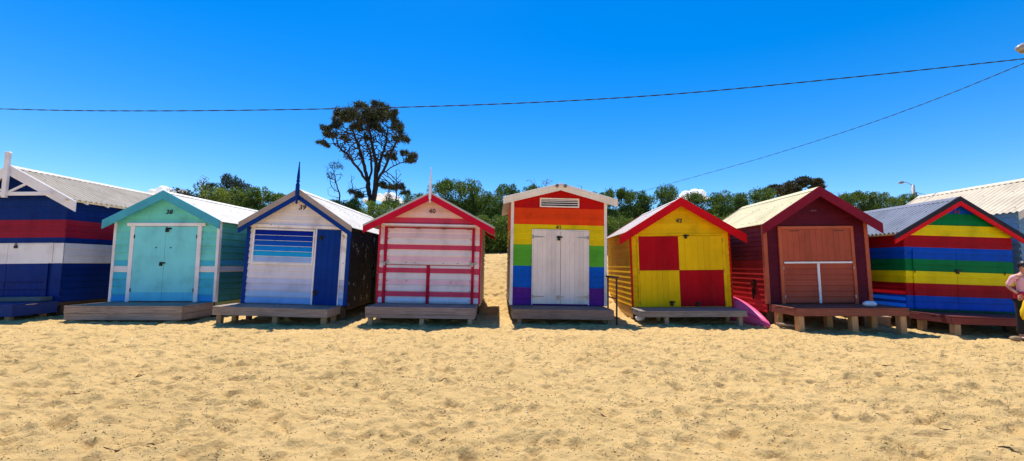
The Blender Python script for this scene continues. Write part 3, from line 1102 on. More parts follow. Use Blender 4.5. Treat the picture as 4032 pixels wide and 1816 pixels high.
for (p, L, a, lab) in stick_spots:
    x, y = ground_hit(*p)
    mb = MB()
    z = gz(x, y) + .012
    pts = []
    for i in range(5):
        s = (i / 4 - .5) * L
        pts.append((x + math.cos(a) * s + rnd.uniform(-.006, .006), y + math.sin(a) * s + rnd.uniform(-.006, .006), gz(x + math.cos(a) * s, y + math.sin(a) * s) + .012))
    mb.tube(pts, [.003, .006, .007, .005, .002], 6)
    tag(mb.build('stick', TW), lab, 'stick', 'sticks on the sand')
for (p, r_, lab) in (((519, 1331), .035, 'white shell on the sand in front of hut 38'), ((2362, 1708), .02, 'round white shell low on the sand below hut 41'),
                     ((2074, 1622), .014, 'tiny white shell in the middle of the sand below the rainbow hut'), ((533, 1643), .016, 'small white shell on the lower left of the sand'), ((750, 1676), .018, 'pale shell fragment left of centre near the bottom of the sand')):
    x, y = ground_hit(*p)
    mb = MB()
    n = 10
    top = [(x, y, gz(x, y) + r_ * .6)]
    ring = [(x + r_ * math.cos(2 * math.pi * i / n) * 1.2, y + r_ * math.sin(2 * math.pi * i / n) * .9, gz(x, y) + .004) for i in range(n)]
    mb.v = top + ring
    for i in range(n):
        mb.f.append((0, 1 + i, 1 + (i + 1) % n)); mb.m.append(0)
    mb.f.append(tuple(range(n, 0, -1))); mb.m.append(0)
    tag(mb.build('shell', plain('shell_white', (235, 228, 215), .5), smooth=True), lab, 'shell', 'shells on the sand')

# brick-coloured rock by the last deck post, driftwood branch beside the canoe
def rock(name, loc, sc, mat, seed, lab, cat):
    r_ = random.Random(seed)
    mb = MB()
    nu, nv = 12, 7
    for j in range(nv + 1):
        ph = math.pi * j / nv
        for i in range(nu):
            th = 2 * math.pi * i / nu
            k = 1 + .14 * math.sin(3 * th + seed) * math.sin(ph) + r_.uniform(-.07, .07)
            mb.v.append((loc[0] + sc[0] * k * math.sin(ph) * math.cos(th), loc[1] + sc[1] * k * math.sin(ph) * math.sin(th), loc[2] + sc[2] * k * math.cos(ph)))
    for j in range(nv):
        for i in range(nu):
            mb.f.append((j * nu + i, (j + 1) * nu + i, (j + 1) * nu + (i + 1) % nu, j * nu + (i + 1) % nu)); mb.m.append(0)
    return tag(mb.build(name, mat, smooth=True), lab, cat)


rx, ry = ground_hit(4000, 1342)
rock('rock', (rx, ry, .045), (.11, .08, .06), plain('brown_rock', (140, 118, 88), .9, 0, .3, 14, .6), 3, 'small flat brown rock on the sand by the right edge below hut 44', 'rock')
rock('plastic_bag', (3.62, 11.42, .10), (.13, .09, .08), plain('white_plastic', (214, 214, 226), .35, 0, .1, 10, .5), 8, 'crumpled white plastic bag lying under the deck of hut 42', 'bag')
mb = MB()
x0, y0 = ground_hit(3050, 1300)
x0, y0 = 6.93, 10.6
mb.tube([(x0, y0, .10), (x0 + .2, y0 - .05, .09), (x0 + .42, y0 - .12, .06), (x0 + .62, y0 - .28, .03)], [.035, .032, .026, .012], 8)
mb.tube([(x0 + .03, y0, .12), (x0 + .0, y0 - .02, .22), (x0 + .03, y0 - .03, .32)], [.012, .01, .005], 6)
tag(mb.build('driftwood', timber((176, 146, 118), .3, 'x', 'driftwood'), smooth=True), 'bleached driftwood branch on the sand between the pink canoe and hut 43', 'driftwood')

# white crumpled cloth on the deck of hut 43
rl = h43.root.location
rock('cloth', (rl.x + .86, rl.y - .58, h43.cz + .06), (.17, .10, .075), plain('white_cloth', (232, 232, 238), .8, 0, .1, 12, .9), 4, 'crumpled white cloth left on the deck of the maroon hut', 'cloth')

# low timber step box in the gap between huts 43 and 44
sx_, sy_ = 10.05, 11.35
root = tag(empty('wooden_step', (sx_, sy_, 0), R(-3)), 'low timber step box standing under the gap between huts 43 and 44', 'step')
mb = MB(); mb.box(-.34, .40, -.22, .25, .225, .26); mb.build('tread', timber((168, 140, 112), .3, 'x'), root, bevel=.004)
mb = MB(); mb.box(-.32, .38, -.2, -.17, -.1, .222); mb.box(-.32, .38, .2, .23, -.1, .222); mb.build('riser', timber((130, 102, 76), .3, 'x'), root, bevel=.004)

# ------------------------------------------------------------------ pink canoe, keel up, nose in the sand
PK = plain('pink_gelcoat', (240, 92, 138), .5, 0, .12, 3)
root = tag(empty('canoe', (6.86, 10.75, 0), R(5)), 'bright pink upturned canoe leaning nose down between huts 42 and 43', 'canoe')
mb = MB()
N, S = 26, 14
L = 3.4
for i in range(N + 1):
    s = i / N
    yb = s * L
    k = min(1, math.sin(min(1, s / .62) * math.pi / 2) ** .85 + .02) if s < .62 else math.cos((s - .62) / .38 * math.pi / 2) ** .6 + .03
    hw_ = .37 * k
    ht = .05 + .66 * min(1, k) ** .9
    for j in range(S + 1):
        a = math.pi * j / S
        cx_ = math.cos(a)
        sz = math.sin(a)
        X_ = -hw_ * (abs(cx_) ** .75) * (1 if cx_ > 0 else -1)
        Z_ = ht * (sz ** .8)
        mb.v.append((X_, yb, Z_ - .02))
for i in range(N):
    for j in range(S):
        a = i * (S + 1) + j
        mb.f.append((a, a + 1, a + S + 2, a + S + 1)); mb.m.append(0)
o = mb.build('hull', PK, root, smooth=True)
sd = o.modifiers.new('thick', 'SOLIDIFY'); sd.thickness = .012
mb = MB()
for sg in (-1, 1):
    pts = []
    for i in range(N + 1):
        s = i / N
        k = min(1, math.sin(min(1, s / .62) * math.pi / 2) ** .85 + .02) if s < .62 else math.cos((s - .62) / .38 * math.pi / 2) ** .6 + .03
        hw_ = .37 * k
        ht = .05 + .66 * min(1, k) ** .9
        pts.append((sg * (hw_ * .80 + .004), s * L, ht * .66 - .01))
    mb.tube(pts, .014, 6)
mb.build('chine_rail', plain('pink_rail', (188, 40, 120), .4, 0, .1, 3), root, smooth=True)
mb = MB()
mb.tube([(-.285, .62, .30), (-.33, .58, .26), (-.335, .66, .24), (-.29, .70, .28)], .007, 5)
mb.build('grab_loop', plain('white_rope', (225, 215, 220), .8), root)

# ------------------------------------------------------------------ person at the right edge
SKIN = plain('skin', (196, 138, 112), .55, 0, .08, 20)


def skin_body(name, verts, edges, rads, mat, parent=None, sub=2, root=0):
    me = bpy.data.meshes.new(name)
    me.from_pydata(verts, edges, [])
    me.materials.append(mat)
    o = bpy.data.objects.new(name, me)
    COL.objects.link(o)
    if parent:
        o.parent = parent
    sm = o.modifiers.new('skin', 'SKIN')
    sm.use_smooth_shade = True
    if not me.skin_vertices:
        # the layer is made by the modifier operator; make it by hand
        import bmesh
        bm = bmesh.new(); bm.from_mesh(me); bm.verts.layers.skin.verify(); bm.to_mesh(me); bm.free()
    for i, r_ in enumerate(rads):
        sv = me.skin_vertices[0].data[i]
        sv.radius = r_ if isinstance(r_, tuple) else (r_, r_)
        sv.use_root = (i == root)
    ss = o.modifiers.new('sub', 'SUBSURF')
    ss.levels = sub
    ss.render_levels = sub
    return o


PX, PY = 11.55, 9.05
pr = empty('person', (PX, PY, 0), R(-28))
tag(pr, 'person in pink top and black trousers at the right edge, one hand on the hip', 'person')
V = [(0, 0, .95), (0, 0, 1.12), (0, .01, 1.30), (0, .01, 1.44), (0, -.005, 1.53), (0, -.02, 1.60), (0, -.02, 1.70),
     (-.17, .01, 1.42), (-.25, .06, 1.19), (-.16, -.08, 1.04),
     (.17, .01, 1.42), (.23, .0, 1.17), (.20, -.10, .94),
     (-.09, 0, .90), (-.11, -.01, .50), (-.12, .02, .09),
     (.09, 0, .90), (.11, -.03, .50), (.12, .0, .09),
     (-.13, -.12, .04), (.14, -.15, .04)]
Ed = [(0, 1), (1, 2), (2, 3), (3, 4), (4, 5), (5, 6), (3, 7), (7, 8), (8, 9), (3, 10), (10, 11), (11, 12), (0, 13), (13, 14), (14, 15), (0, 16), (16, 17), (17, 18), (15, 19), (18, 20)]
Rd = [(.15, .11), (.125, .095), (.15, .105), (.10, .08), .052, .085, .082, .055, .042, .028, .055, .042, .028, .095, .06, .042, .095, .06, .042, .035, .035]
skin_body('body', V, Ed, Rd, SKIN, pr)
Vt = [(0, 0, .98), (0, 0, 1.12), (0, .01, 1.30), (0, .01, 1.43), (-.175, .01, 1.415), (-.215, .04, 1.29), (-.25, .06, 1.20), (.175, .01, 1.415), (.215, .01, 1.29), (.232, 0, 1.19), (0, .0, 1.49)]
Et = [(0, 1), (1, 2), (2, 3), (3, 4), (4, 5), (5, 6), (3, 7), (7, 8), (8, 9), (3, 10)]
Rt = [(.15, .115), (.135, .105), (.155, .115), (.105, .085), .060, .054, .056, .060, .054, .054, .055]
skin_body('top', Vt, Et, Rt, plain('pink_cotton', (238, 176, 184), .8, 0, .06, 12, .3), pr)
Vr = [(0, 0, .98), (-.09, 0, .88), (-.11, -.01, .50), (-.12, .02, .12), (.09, 0, .88), (.11, -.03, .50), (.12, 0, .12)]
skin_body('trousers', Vr, [(0, 1), (1, 2), (2, 3), (0, 4), (4, 5), (5, 6)], [(.155, .12), .112, .082, .075, .112, .082, .075], plain('black_cotton', (20, 20, 26), .85, 0, .1, 20), pr)
# waist wrap
mb = MB()
n = 20
for j, (zz, rr_) in enumerate(((.93, .19), (.97, .185), (1.04, .17), (1.08, .165))):
    for i in range(n):
        a = 2 * math.pi * i / n
        mb.v.append((rr_ * 1.02 * math.cos(a), rr_ * .78 * math.sin(a), zz + .008 * math.sin(5 * a)))
for j in range(3):
    for i in range(n):
        mb.f.append((j * n + i, j * n + (i + 1) % n, (j + 1) * n + (i + 1) % n, (j + 1) * n + i)); mb.m.append(0)
o = mb.build('waist_wrap', plain('red_cotton', (206, 30, 58), .8), pr, smooth=True)
o.modifiers.new('t', 'SOLIDIFY').thickness = .006
# hair, glasses, face
mb = MB()
nu, nv = 20, 10
for j in range(nv + 1):
    for i in range(nu):
        th = 2 * math.pi * i / nu
        back = .5 + .5 * math.sin(th)
        ph = math.pi * (.40 + .34 * min(1, back * 1.6)) * j / nv
        wv = 1 + .03 * math.sin(9 * th)
        mb.v.append((.090 * wv * math.sin(ph) * math.cos(th), .104 * wv * math.sin(ph) * math.sin(th) - .004, 1.678 + .104 * math.cos(ph)))
for j in range(nv):
    for i in range(nu):
        mb.f.append((j * nu + i, (j + 1) * nu + i, (j + 1) * nu + (i + 1) % nu, j * nu + (i + 1) % nu)); mb.m.append(0)
hair = mb.build('hair', plain('black_hair', (16, 15, 20), .5, 0, .2, 40), pr, smooth=True)
hair.modifiers.new('t', 'SOLIDIFY').thickness = .012
mb = MB()
for sg in (-1, 1):
    mb.prism([(sg * .012, -.112, 1.672), (sg * .062, -.106, 1.672), (sg * .066, -.105, 1.645), (sg * .04, -.111, 1.634), (sg * .014, -.114, 1.645)], (0, .008, 0))
    mb.tube([(sg * .066, -.10, 1.668), (sg * .088, -.06, 1.668), (sg * .094, .01, 1.664)], .004, 5)
mb.tube([(-.014, -.113, 1.666), (.014, -.113, 1.666)], .004, 5)
mb.build('sunglasses', plain('black_lens', (12, 12, 16), .15), pr)
mb = MB()
mb.poly([(-.012, -.098, 1.655), (.012, -.098, 1.655), (.016, -.104, 1.612), (0, -.128, 1.618), (-.016, -.104, 1.612)])
mb.poly([(-.012, -.098, 1.655), (0, -.128, 1.618), (.012, -.098, 1.655)])
mb.poly([(-.016, -.104, 1.612), (0, -.128, 1.618), (-.012, -.098, 1.655)])
mb.poly([(.016, -.104, 1.612), (.012, -.098, 1.655), (0, -.128, 1.618)])
mb.build('nose', SKIN, pr, smooth=True)
mb = MB(); mb.tube([(-.024, -.095, 1.585), (-.01, -.104, 1.583), (.01, -.104, 1.583), (.024, -.095, 1.585)], [.002, .006, .006, .002], 6)
mb.build('mouth', plain('lips', (166, 70, 70), .5), pr, smooth=True)
# hands: palm and five fingers
for hx, hy, hz, sg in ((-.15, -.09, 1.03, -1), (.20, -.11, .92, 1)):
    vs = [(hx, hy, hz), (hx - sg * .002, hy - .02, hz - .055)]
    es = [(0, 1)]; rs = [.024, (.036, .014)]
    for f_i, (off, ln) in enumerate(((-.027, .058), (-.009, .068), (.009, .064), (.027, .050))):
        b = len(vs)
        vs += [(hx + off, hy - .03, hz - .075), (hx + off * 1.1, hy - .04, hz - .075 - ln * .5), (hx + off * 1.1, hy - .032, hz - .075 - ln)]
        es += [(1, b), (b, b + 1), (b + 1, b + 2)]
        rs += [.009, .0085, .007]
    b = len(vs)
    vs += [(hx - sg * .036, hy - .03, hz - .03), (hx - sg * .046, hy - .045, hz - .065)]
    es += [(0, b), (b, b + 1)]
    rs += [.011, .009]
    skin_body('hand', vs, es, rs, SKIN, pr, 1)
for sg in (-1, 1):
    mb = MB()
    xx = sg * .13
    mb.prism([(xx - .045, .07, 0.0), (xx + .045, .07, 0), (xx + .05, -.12, 0), (xx + .02, -.20, 0), (xx - .03, -.20, 0), (xx - .05, -.12, 0)], (0, 0, .07))
    mb.build('shoe', plain('black_shoe', (24, 24, 28), .6), pr, bevel=.02)
# yellow beach bag hanging at the hip
bag = empty('beach_bag', (PX - .13, PY - .26, .46), R(-28))
tag(bag, 'slouchy bright yellow beach bag hanging at the hip of the person', 'bag')
mb = MB()
n = 22
r_ = random.Random(4)
prof = [(.0, .10, .05), (.03, .16, .09), (.12, .20, .11), (.22, .20, .10), (.32, .17, .085), (.42, .14, .06), (.47, .11, .045)]
for j, (zz, a_, b_) in enumerate(prof):
    for i in range(n):
        th = 2 * math.pi * i / n
        k = 1 + .06 * math.sin(5 * th + j * .7) + .03 * math.sin(9 * th + j)
        mb.v.append((a_ * k * math.cos(th) - .05, b_ * k * math.sin(th), zz))
for j in range(len(prof) - 1):
    for i in range(n):
        mb.f.append((j * n + i, j * n + (i + 1) % n, (j + 1) * n + (i + 1) % n, (j + 1) * n + i)); mb.m.append(0)
mb.f.append(tuple(range(n - 1, -1, -1))); mb.m.append(0)
mb.f.append(tuple(range((len(prof) - 1) * n, len(prof) * n))); mb.m.append(0)
mb.build('bag_body', plain('yellow_nylon', (240, 196, 10), .6, 0, .06, 5, .4), bag, smooth=True)
mb = MB()
mb.tube([(-.12, -.02, .45), (-.10, .02, .62), (.0, .10, .86), (.10, .16, .97)], .012, 6)
mb.tube([(.03, -.02, .45), (.06, .04, .62), (.08, .10, .8), (.12, .16, .97)], .012, 6)
mb.build('bag_strap', plain('yellow_strap', (214, 168, 8), .6), bag, smooth=True)

# ------------------------------------------------------------------ foliage
def leaf_mat(name, cols, transl=.25):
    m = bpy.data.materials.new(name)
    m.use_nodes = True
    t = NT(m)
    o = t.n('ShaderNodeOutputMaterial')
    d = t.n('ShaderNodeBsdfPrincipled')
    d.inputs['Roughness'].default_value = .6
    tr = t.n('ShaderNodeBsdfTranslucent')
    mx = t.n('ShaderNodeMixShader')
    mx.inputs[0].default_value = transl
    g = t.n('ShaderNodeNewGeometry')
    oi = t.n('ShaderNodeObjectInfo')
    co = t.n('ShaderNodeTexCoord').outputs['Object']
    n1 = noise(t, co, 2.2, 3)
    r1 = ramp(t, g.outputs['Random Per Island'], [(0, cols[0]), (.5, cols[1]), (1, cols[2])])
    r2 = ramp(t, n1.outputs[0], [(.35, (.65, .72, .65)), (.65, (1.25, 1.18, 1.0))])
    c = mix(t, 1, r1.outputs[0], r2.outputs[0], 'MULTIPLY')
    r3 = ramp(t, oi.outputs['Random'], [(0, (.75, .85, .8)), (1, (1.2, 1.12, .95))])
    c = mix(t, 1, c, r3.outputs[0], 'MULTIPLY')
    t.l(c, d.inputs['Base Color'])
    t.l(c, tr.inputs['Color'])
    t.l(d.outputs[0], mx.inputs[1]); t.l(tr.outputs[0], mx.inputs[2]); t.l(mx.outputs[0], o.inputs[0])
    return m


LEAF = leaf_mat('coastal_shrub_leaf', [(.040, .075, .012), (.09, .155, .024), (.17, .25, .035)], .4)
LEAFD = leaf_mat('grey_green_needle', [(.026, .038, .026), (.045, .060, .036), (.08, .095, .05)], .2)
LEAFO = leaf_mat('sheoak_needle', [(.020, .030, .015), (.040, .054, .026), (.085, .10, .045)], .2)
LEAFL = leaf_mat('yellow_green_leaf', [(.08, .13, .016), (.14, .21, .024), (.22, .29, .04)], .35)
BARK = plain('dark_bark', (44, 36, 33), .9, 0, .4, 12, .5)
BARKG = plain('grey_twig_bark', (120, 104, 96), .9, 0, .3, 10)
BARKR = plain('dead_brown_twig', (96, 62, 50), .9, 0, .3, 10)


def leaves(n, blobs, size, seed, up=.5, elong=2.2, spiky=0.12, droop=0.0):
    """numpy cloud of leaf sprays on and in a set of ellipsoid blobs: (cx,cy,cz,rx,ry,rz)"""
    r = np.random.RandomState(seed)
    vol = np.array([b[3] * b[4] * b[5] for b in blobs]) ** (2 / 3)
    idx = r.choice(len(blobs), n, p=vol / vol.sum())
    B = np.array(blobs)[idx]
    d = r.normal(size=(n, 3))
    d /= np.linalg.norm(d, axis=1)[:, None]
    rad = 1 - .55 * r.rand(n) ** 2.0
    rad += (r.rand(n) < .12) * r.rand(n) * spiky * 2.2
    P = B[:, :3] + d * B[:, 3:6] * rad[:, None]
    ax = d * .7 + r.normal(size=(n, 3)) * .55
    ax[:, 2] += up - droop
    ax /= np.linalg.norm(ax, axis=1)[:, None]
    s_ = r.normal(size=(n, 3))
    s_ -= ax * (s_ * ax).sum(1)[:, None]
    s_ /= np.linalg.norm(s_, axis=1)[:, None]
    sz = size * (.6 + .8 * r.rand(n))[:, None]
    w_ = sz / elong
    A = P - ax * sz * .5
    C = P + ax * sz * .5
    Bm = P + s_ * w_ * .5
    D = P - s_ * w_ * .5
    V_ = np.stack([A, Bm, C, D], 1).reshape(-1, 3)
    return V_


def quads_mesh(name, V_, mat):
    n = len(V_) // 4
    me = bpy.data.meshes.new(name)
    me.vertices.add(len(V_))
    me.vertices.foreach_set('co', V_.astype(np.float32).ravel())
    me.loops.add(n * 4)
    me.loops.foreach_set('vertex_index', np.arange(n * 4, dtype=np.int32))
    me.polygons.add(n)
    me.polygons.foreach_set('loop_start', np.arange(0, n * 4, 4, dtype=np.int32))
    me.update(calc_edges=True)
    me.materials.append(mat)
    return me


def bush_mesh(seed, mat, n=24000, size=.135, h=3.4, rx=2.0):
    r = random.Random(seed)
    blobs = []
    for k in range(20):
        a = r.uniform(0, 6.28)
        q = r.random() ** .6
        cx_, cy_ = math.cos(a) * rx * .62 * q, math.sin(a) * rx * .62 * q
        zz = h * (.14 + .66 * (1 - q * .6) * r.uniform(.45, 1.06))
        s = r.uniform(.48, .80)
        blobs.append((cx_, cy_, zz, s * 1.3, s * 1.25, s * .95))
    for k in range(14):           # upright sprays on top
        a = r.uniform(0, 6.28)
        q = r.random() * rx * .6
        w2 = r.uniform(.24, .52)
        blobs.append((math.cos(a) * q, math.sin(a) * q, h * r.uniform(.80, .97), w2, w2, .40))
    for k in range(7):
        a = 6.28 * k / 7
        blobs.append((math.cos(a) * rx * .55, math.sin(a) * rx * .55, h * .12, .8, .8, .45))
    return quads_mesh('foliage', leaves(n, blobs, size, seed, up=.8, elong=2.4, spiky=.2), mat)


stem_mb = MB()
r_ = random.Random(2)
for k in range(9):
    a = r_.uniform(0, 6.28)
    stem_mb.tube([(math.cos(a) * .2, math.sin(a) * .2, -.4), (math.cos(a) * .5, math.sin(a) * .5, .9), (math.cos(a) * 1.0, math.sin(a) * 1.0, 2.0)], [.06, .045, .02], 5)
stem0 = stem_mb.build('stem', BARK)
stem_me = stem0.data
bpy.data.objects.remove(stem0)
BV = [bush_mesh(31 + k, LEAF) for k in range(4)]
BL = [bush_mesh(61, LEAFL, 12000, .14), bush_mesh(62, LEAFL, 12000, .14)]
BD = [bush_mesh(71, LEAFD, 14000, .15), bush_mesh(72, LEAFD, 14000, .15)]


def put_bush(px, top, Y, hwpx, me, label, name='shrub', group='shrubs on the dune behind the huts', rot=None):
    p = at(px, top, Y)
    g = float(ground_z(p.x, Y))
    hgt = max(.8, p.z - g) / 3.5
    wd = hwpx / FPX * Y / 1.55
    o = tag(empty(name, (p.x, Y, g), rot if rot is not None else random.Random(int(px)).uniform(0, 6.28)), label, 'shrub', group)
    o.scale = (wd, wd * .85, hgt)
    for nm, mm in (('foliage', me), ('stem', stem_me)):
        c = bpy.data.objects.new(nm, mm)
        c.parent = o
        COL.objects.link(c)
    return o


P0 = 'coastal shrub'
bl = [
 (560, 772, 27, 120, BV[0], 'green shrub whose top shows low between the navy hut and hut 38'),
 (738, 748, 27, 75, BD[0], 'dark grey green shrub at the left end of the clump behind hut 38'),
 (815, 722, 28, 70, BD[1], 'dark shrub under the bare grey twigs behind the roof of hut 38'),
 (905, 688, 29, 62, BD[0], 'tallest dark shrub behind the roof of hut 38'),
 (950, 716, 28, 55, BD[1], 'dark rounded shrub just right of the tallest one behind hut 38'),
 (870, 742, 25, 95, BL[0], 'yellow green shrub in front of the dark ones behind hut 38'),
 (1005, 742, 26, 80, BV[1], 'green shrub with an upright tip left of the gable of hut 39'),
 (1090, 768, 26, 80, BV[2], 'mid green shrub touching the left slope of the roof of hut 39'),
 (1340, 792, 26, 80, BV[3], 'green shrub between the roof of hut 39 and the big she oak'),
 (1400, 782, 27, 55, BL[1], 'yellow green shrub at the left foot of the big she oak'),
 (1490, 800, 24, 95, BL[0], 'bright yellow green shrub in front of the trunk of the she oak'),
 (1560, 792, 26, 80, BV[0], 'green shrub right of the trunk of the she oak'),
 (1655, 766, 26, 70, BV[1], 'green shrub left of the white finial of hut 40'),
 (1750, 716, 25.5, 82, BV[2], 'dense green shrub just right of the white finial of hut 40'),
 (1850, 716, 25, 80, BV[3], 'tall green shrub behind the right slope of the roof of hut 40'),
 (1930, 762, 24, 70, BV[0], 'dark green shrub above the gap of huts 40 and 41'),
 (2020, 734, 25.5, 80, BV[1], 'green shrub touching the left corner of the roof of hut 41'),
 (2100, 740, 26.5, 75, BV[2], 'green shrub hidden mostly behind the roof of hut 41, left half'),
 (2260, 760, 26.5, 90, BV[3], 'green shrub hidden mostly behind the roof of hut 41, right half'),
 (2370, 764, 25, 65, BV[0], 'green shrub at the right corner of the roof of hut 41'),
 (2440, 748, 25.5, 65, BV[2], 'upright green shrub between the roofs of hut 41 and hut 42'),
 (2530, 758, 26, 75, BV[1], 'broad green shrub left of the peak of hut 42'),
 (2630, 738, 25, 70, BV[3], 'highest green shrub above the left slope of hut 42'),
 (2740, 768, 26, 80, BV[2], 'green shrub directly behind the peak of hut 42'),
 (2830, 764, 25.5, 80, BV[0], 'green shrub above the right slope of hut 42'),
 (2920, 768, 26, 80, BV[1], 'green shrub left of the cream roof of hut 43'),
 (3005, 748, 26.5, 80, BV[3], 'green shrub touching the left end of the cream roof'),
 (3330, 770, 27, 55, BV[0], 'small green shrub right of the maroon peak'),
 (3365, 760, 27.5, 55, BV[2], 'green shrub with upright tips right of the maroon peak'),
 (3440, 764, 27, 60, BV[1], 'green shrub midway between the maroon peak and the street lamp'),
 (3510, 776, 27.5, 55, BL[1], 'yellow green shrub left of the street lamp'),
 (3570, 768, 28, 50, BV[3], 'dark green shrub at the foot of the street lamp pole'),
 (3700, 800, 28, 110, BV[0], 'green shrub mostly behind the grey roof of hut 44'),
 (1905, 850, 21.2, 85, BL[1], 'bright green low shrub seen down the gap beside hut 40'),
 (1985, 850, 21.6, 75, BL[0], 'yellow green low shrub seen in the gap beside the rainbow hut'),
 (1810, 860, 21.5, 70, BV[2], 'low dark shrub behind the right eave of hut 40'),
 (2060, 860, 21.5, 80, BV[3], 'low dark shrub behind the rainbow hut wall'),
 (2390, 850, 21.5, 75, BL[0], 'bright green low shrub between hut 41 and the yellow hut'),
 (2470, 860, 21.8, 80, BL[1], 'yellow green low shrub behind the left eave of the yellow hut'),
 (2810, 850, 22, 90, BV[1], 'low dark shrub seen between the yellow hut and the cream roof'),
 (2880, 858, 21.5, 70, BL[0], 'small yellow green shrub in the notch left of the cream roof'),
 (1440, 880, 22, 110, BL[1], 'yellow green low shrub seen in the notch between the roofs of huts 39 and 40'),
 (1330, 880, 22, 90, BV[3], 'low green shrub hugging the right slope of the roof of hut 39'),
]
for b in bl:
    put_bush(b[0], b[1], b[2], b[3], b[4], b[5])


# bare and she-oak trees by space colonisation
def colonise(start_paths, attractors, step, infl, kill, iters=90, bias=(0, 0, .12), seed=0):
    rng = np.random.RandomState(seed)
    nodes, par = [], []
    for path in start_paths:
        prev = -1
        for k, p in enumerate(path):
            p = np.array(p, float)
            if prev >= 0:
                a = np.array(nodes[prev])
                n = max(1, int(np.linalg.norm(p - a) / step))
                for i in range(1, n + 1):
                    q = a + (p - a) * i / n + (rng.normal(size=3) * step * .10 if i < n else 0)
                    nodes.append(q); par.append(prev); prev = len(nodes) - 1
            else:
                if nodes:
                    d = [np.linalg.norm(np.array(q) - p) for q in nodes]
                    prev = int(np.argmin(d))
                else:
                    nodes.append(p); par.append(-1); prev = 0
    A = np.array(attractors)
    for it in range(iters):
        if len(A) == 0:
            break
        N_ = np.array(nodes)
        D_ = np.linalg.norm(A[:, None, :] - N_[None], axis=2)
        j = D_.argmin(1)
        dm_ = D_.min(1)
        keep = dm_ > kill
        act = keep & (dm_ < infl)
        if not act.any():
            break
        dirs = {}
        for a_i in np.where(act)[0]:
            v = A[a_i] - N_[j[a_i]]
            dirs.setdefault(j[a_i], []).append(v / (np.linalg.norm(v) + 1e-9))
        for k, vs in dirs.items():
            v = np.mean(vs, 0) + np.array(bias) + rng.normal(size=3) * .10
            v /= np.linalg.norm(v) + 1e-9
            nodes.append(N_[k] + v * step); par.append(k)
        A = A[keep]
    return np.array(nodes), par


def tree_mesh(name, nodes, par, r0, tip, mat, parent, power=2.3, seg=5):
    n = len(nodes)
    acc = np.zeros(n)
    kids = [[] for _ in range(n)]
    for i, p in enumerate(par):
        if p >= 0:
            kids[p].append(i)
    order_ = list(range(n))
    rad = np.zeros(n)
    for i in reversed(order_):
        rad[i] = (sum(rad[k] ** power for k in kids[i])) ** (1 / power) if kids[i] else tip
    sc_ = r0 / rad[0]
    rad = np.maximum(tip, rad * sc_) if sc_ < 1 else rad
    mb = MB()
    done = set()
    for i in range(n):
        for k in kids[i]:
            if k in done:
                continue
            # follow the thickest child chain
            chain = [i, k]
            done.add(k)
            c = k
            while kids[c]:
                nx_ = max((q for q in kids[c] if q not in done), key=lambda q: rad[q], default=None)
                if nx_ is None:
                    break
                chain.append(nx_); done.add(nx_); c = nx_
            rr_ = [rad[q] for q in chain]
            rr_[0] = rad[chain[1]]
            mb.tube([nodes[q] for q in chain], rr_, seg)
    return mb.build(name, mat, parent, smooth=True)


def Z8(u, v, Y, jitter=0):
    return at(1200 + .431 * u, 360 + .431 * v, Y)


# the big she oak
TY = 30.0
clumps = [(500, 130, 70, 45), (690, 135, 80, 45), (590, 185, 60, 50), (340, 230, 85, 60), (440, 210, 100, 75), (560, 250, 90, 70), (700, 220, 110, 85), (790, 215, 55, 60), (300, 290, 50, 55),
          (640, 320, 80, 40), (840, 300, 50, 60), (200, 345, 45, 40), (230, 395, 60, 40), (370, 430, 50, 20), (150, 465, 40, 18), (185, 490, 30, 14), (480, 320, 70, 40),
          (905, 430, 50, 45), (870, 350, 35, 50), (920, 560, 45, 28), (990, 590, 45, 45), (965, 635, 50, 28), (775, 580, 50, 26), (820, 610, 25, 18), (560, 430, 30, 26), (840, 430, 36, 22),
          (770, 870, 80, 26), (705, 850, 36, 20), (870, 875, 40, 28), (915, 925, 40, 26), (450, 920, 45, 20), (500, 950, 40, 34)]
cl3 = []
rr = random.Random(9)
for (u, v, a, b) in clumps:
    spread = 2.0 if v < 400 else 1.0
    Yc = TY + rr.uniform(-spread, spread)
    p = Z8(u, v, Yc)
    k = .431 / FPX * Yc
    cl3.append((p.x, p.y, p.z, a * k * 1.0, max(a, 55) * k * 1.0, b * k * 1.05))
bp = Z8(600, 1040, TY)
bz = float(ground_z(bp.x, TY)) - .2
tree = tag(empty('sheoak_tree', (bp.x, TY, bz)), 'tall dark she oak with fanned limbs and a rounded crown, behind huts 39 and 40', 'tree')
inv = np.array([bp.x, TY, bz])


def P3(u, v, dy=0):
    q = Z8(u, v, TY + dy)
    return (q.x - inv[0], q.y - inv[1], q.z - inv[2])


paths = [[(0, 0, 0), P3(598, 1000), P3(580, 850), P3(500, 720, -.3), P3(400, 590, -.6), P3(300, 500, -.8)],
         [P3(580, 860), P3(545, 680, .5), P3(490, 500, .8), P3(440, 360, .9)],
         [(0.15, 0, 0.3), P3(630, 980), P3(650, 830), P3(650, 650, -.2), P3(615, 480, -.3), P3(590, 340, -.3)],
         [P3(652, 800), P3(690, 640, .4), P3(740, 480, .7), P3(760, 340, .8)],
         [P3(655, 820), P3(720, 720, -.6), P3(790, 560, -.9), P3(850, 420, -1.)],
         [P3(670, 800), P3(780, 700, .2), P3(870, 655, .3), P3(950, 640, .3)],
         [P3(585, 850), P3(610, 700, .6), P3(600, 560, 1.1), P3(540, 420, 1.3)]]
rng = np.random.RandomState(3)
att = []
for c in cl3:
    m_ = 14 if c[3] > .5 else 8
    d = rng.normal(size=(m_, 3)); d /= np.linalg.norm(d, axis=1)[:, None]
    q = np.array(c[:3]) + d * np.array(c[3:]) * (rng.rand(m_, 1) ** .4)
    att += list(q - inv)
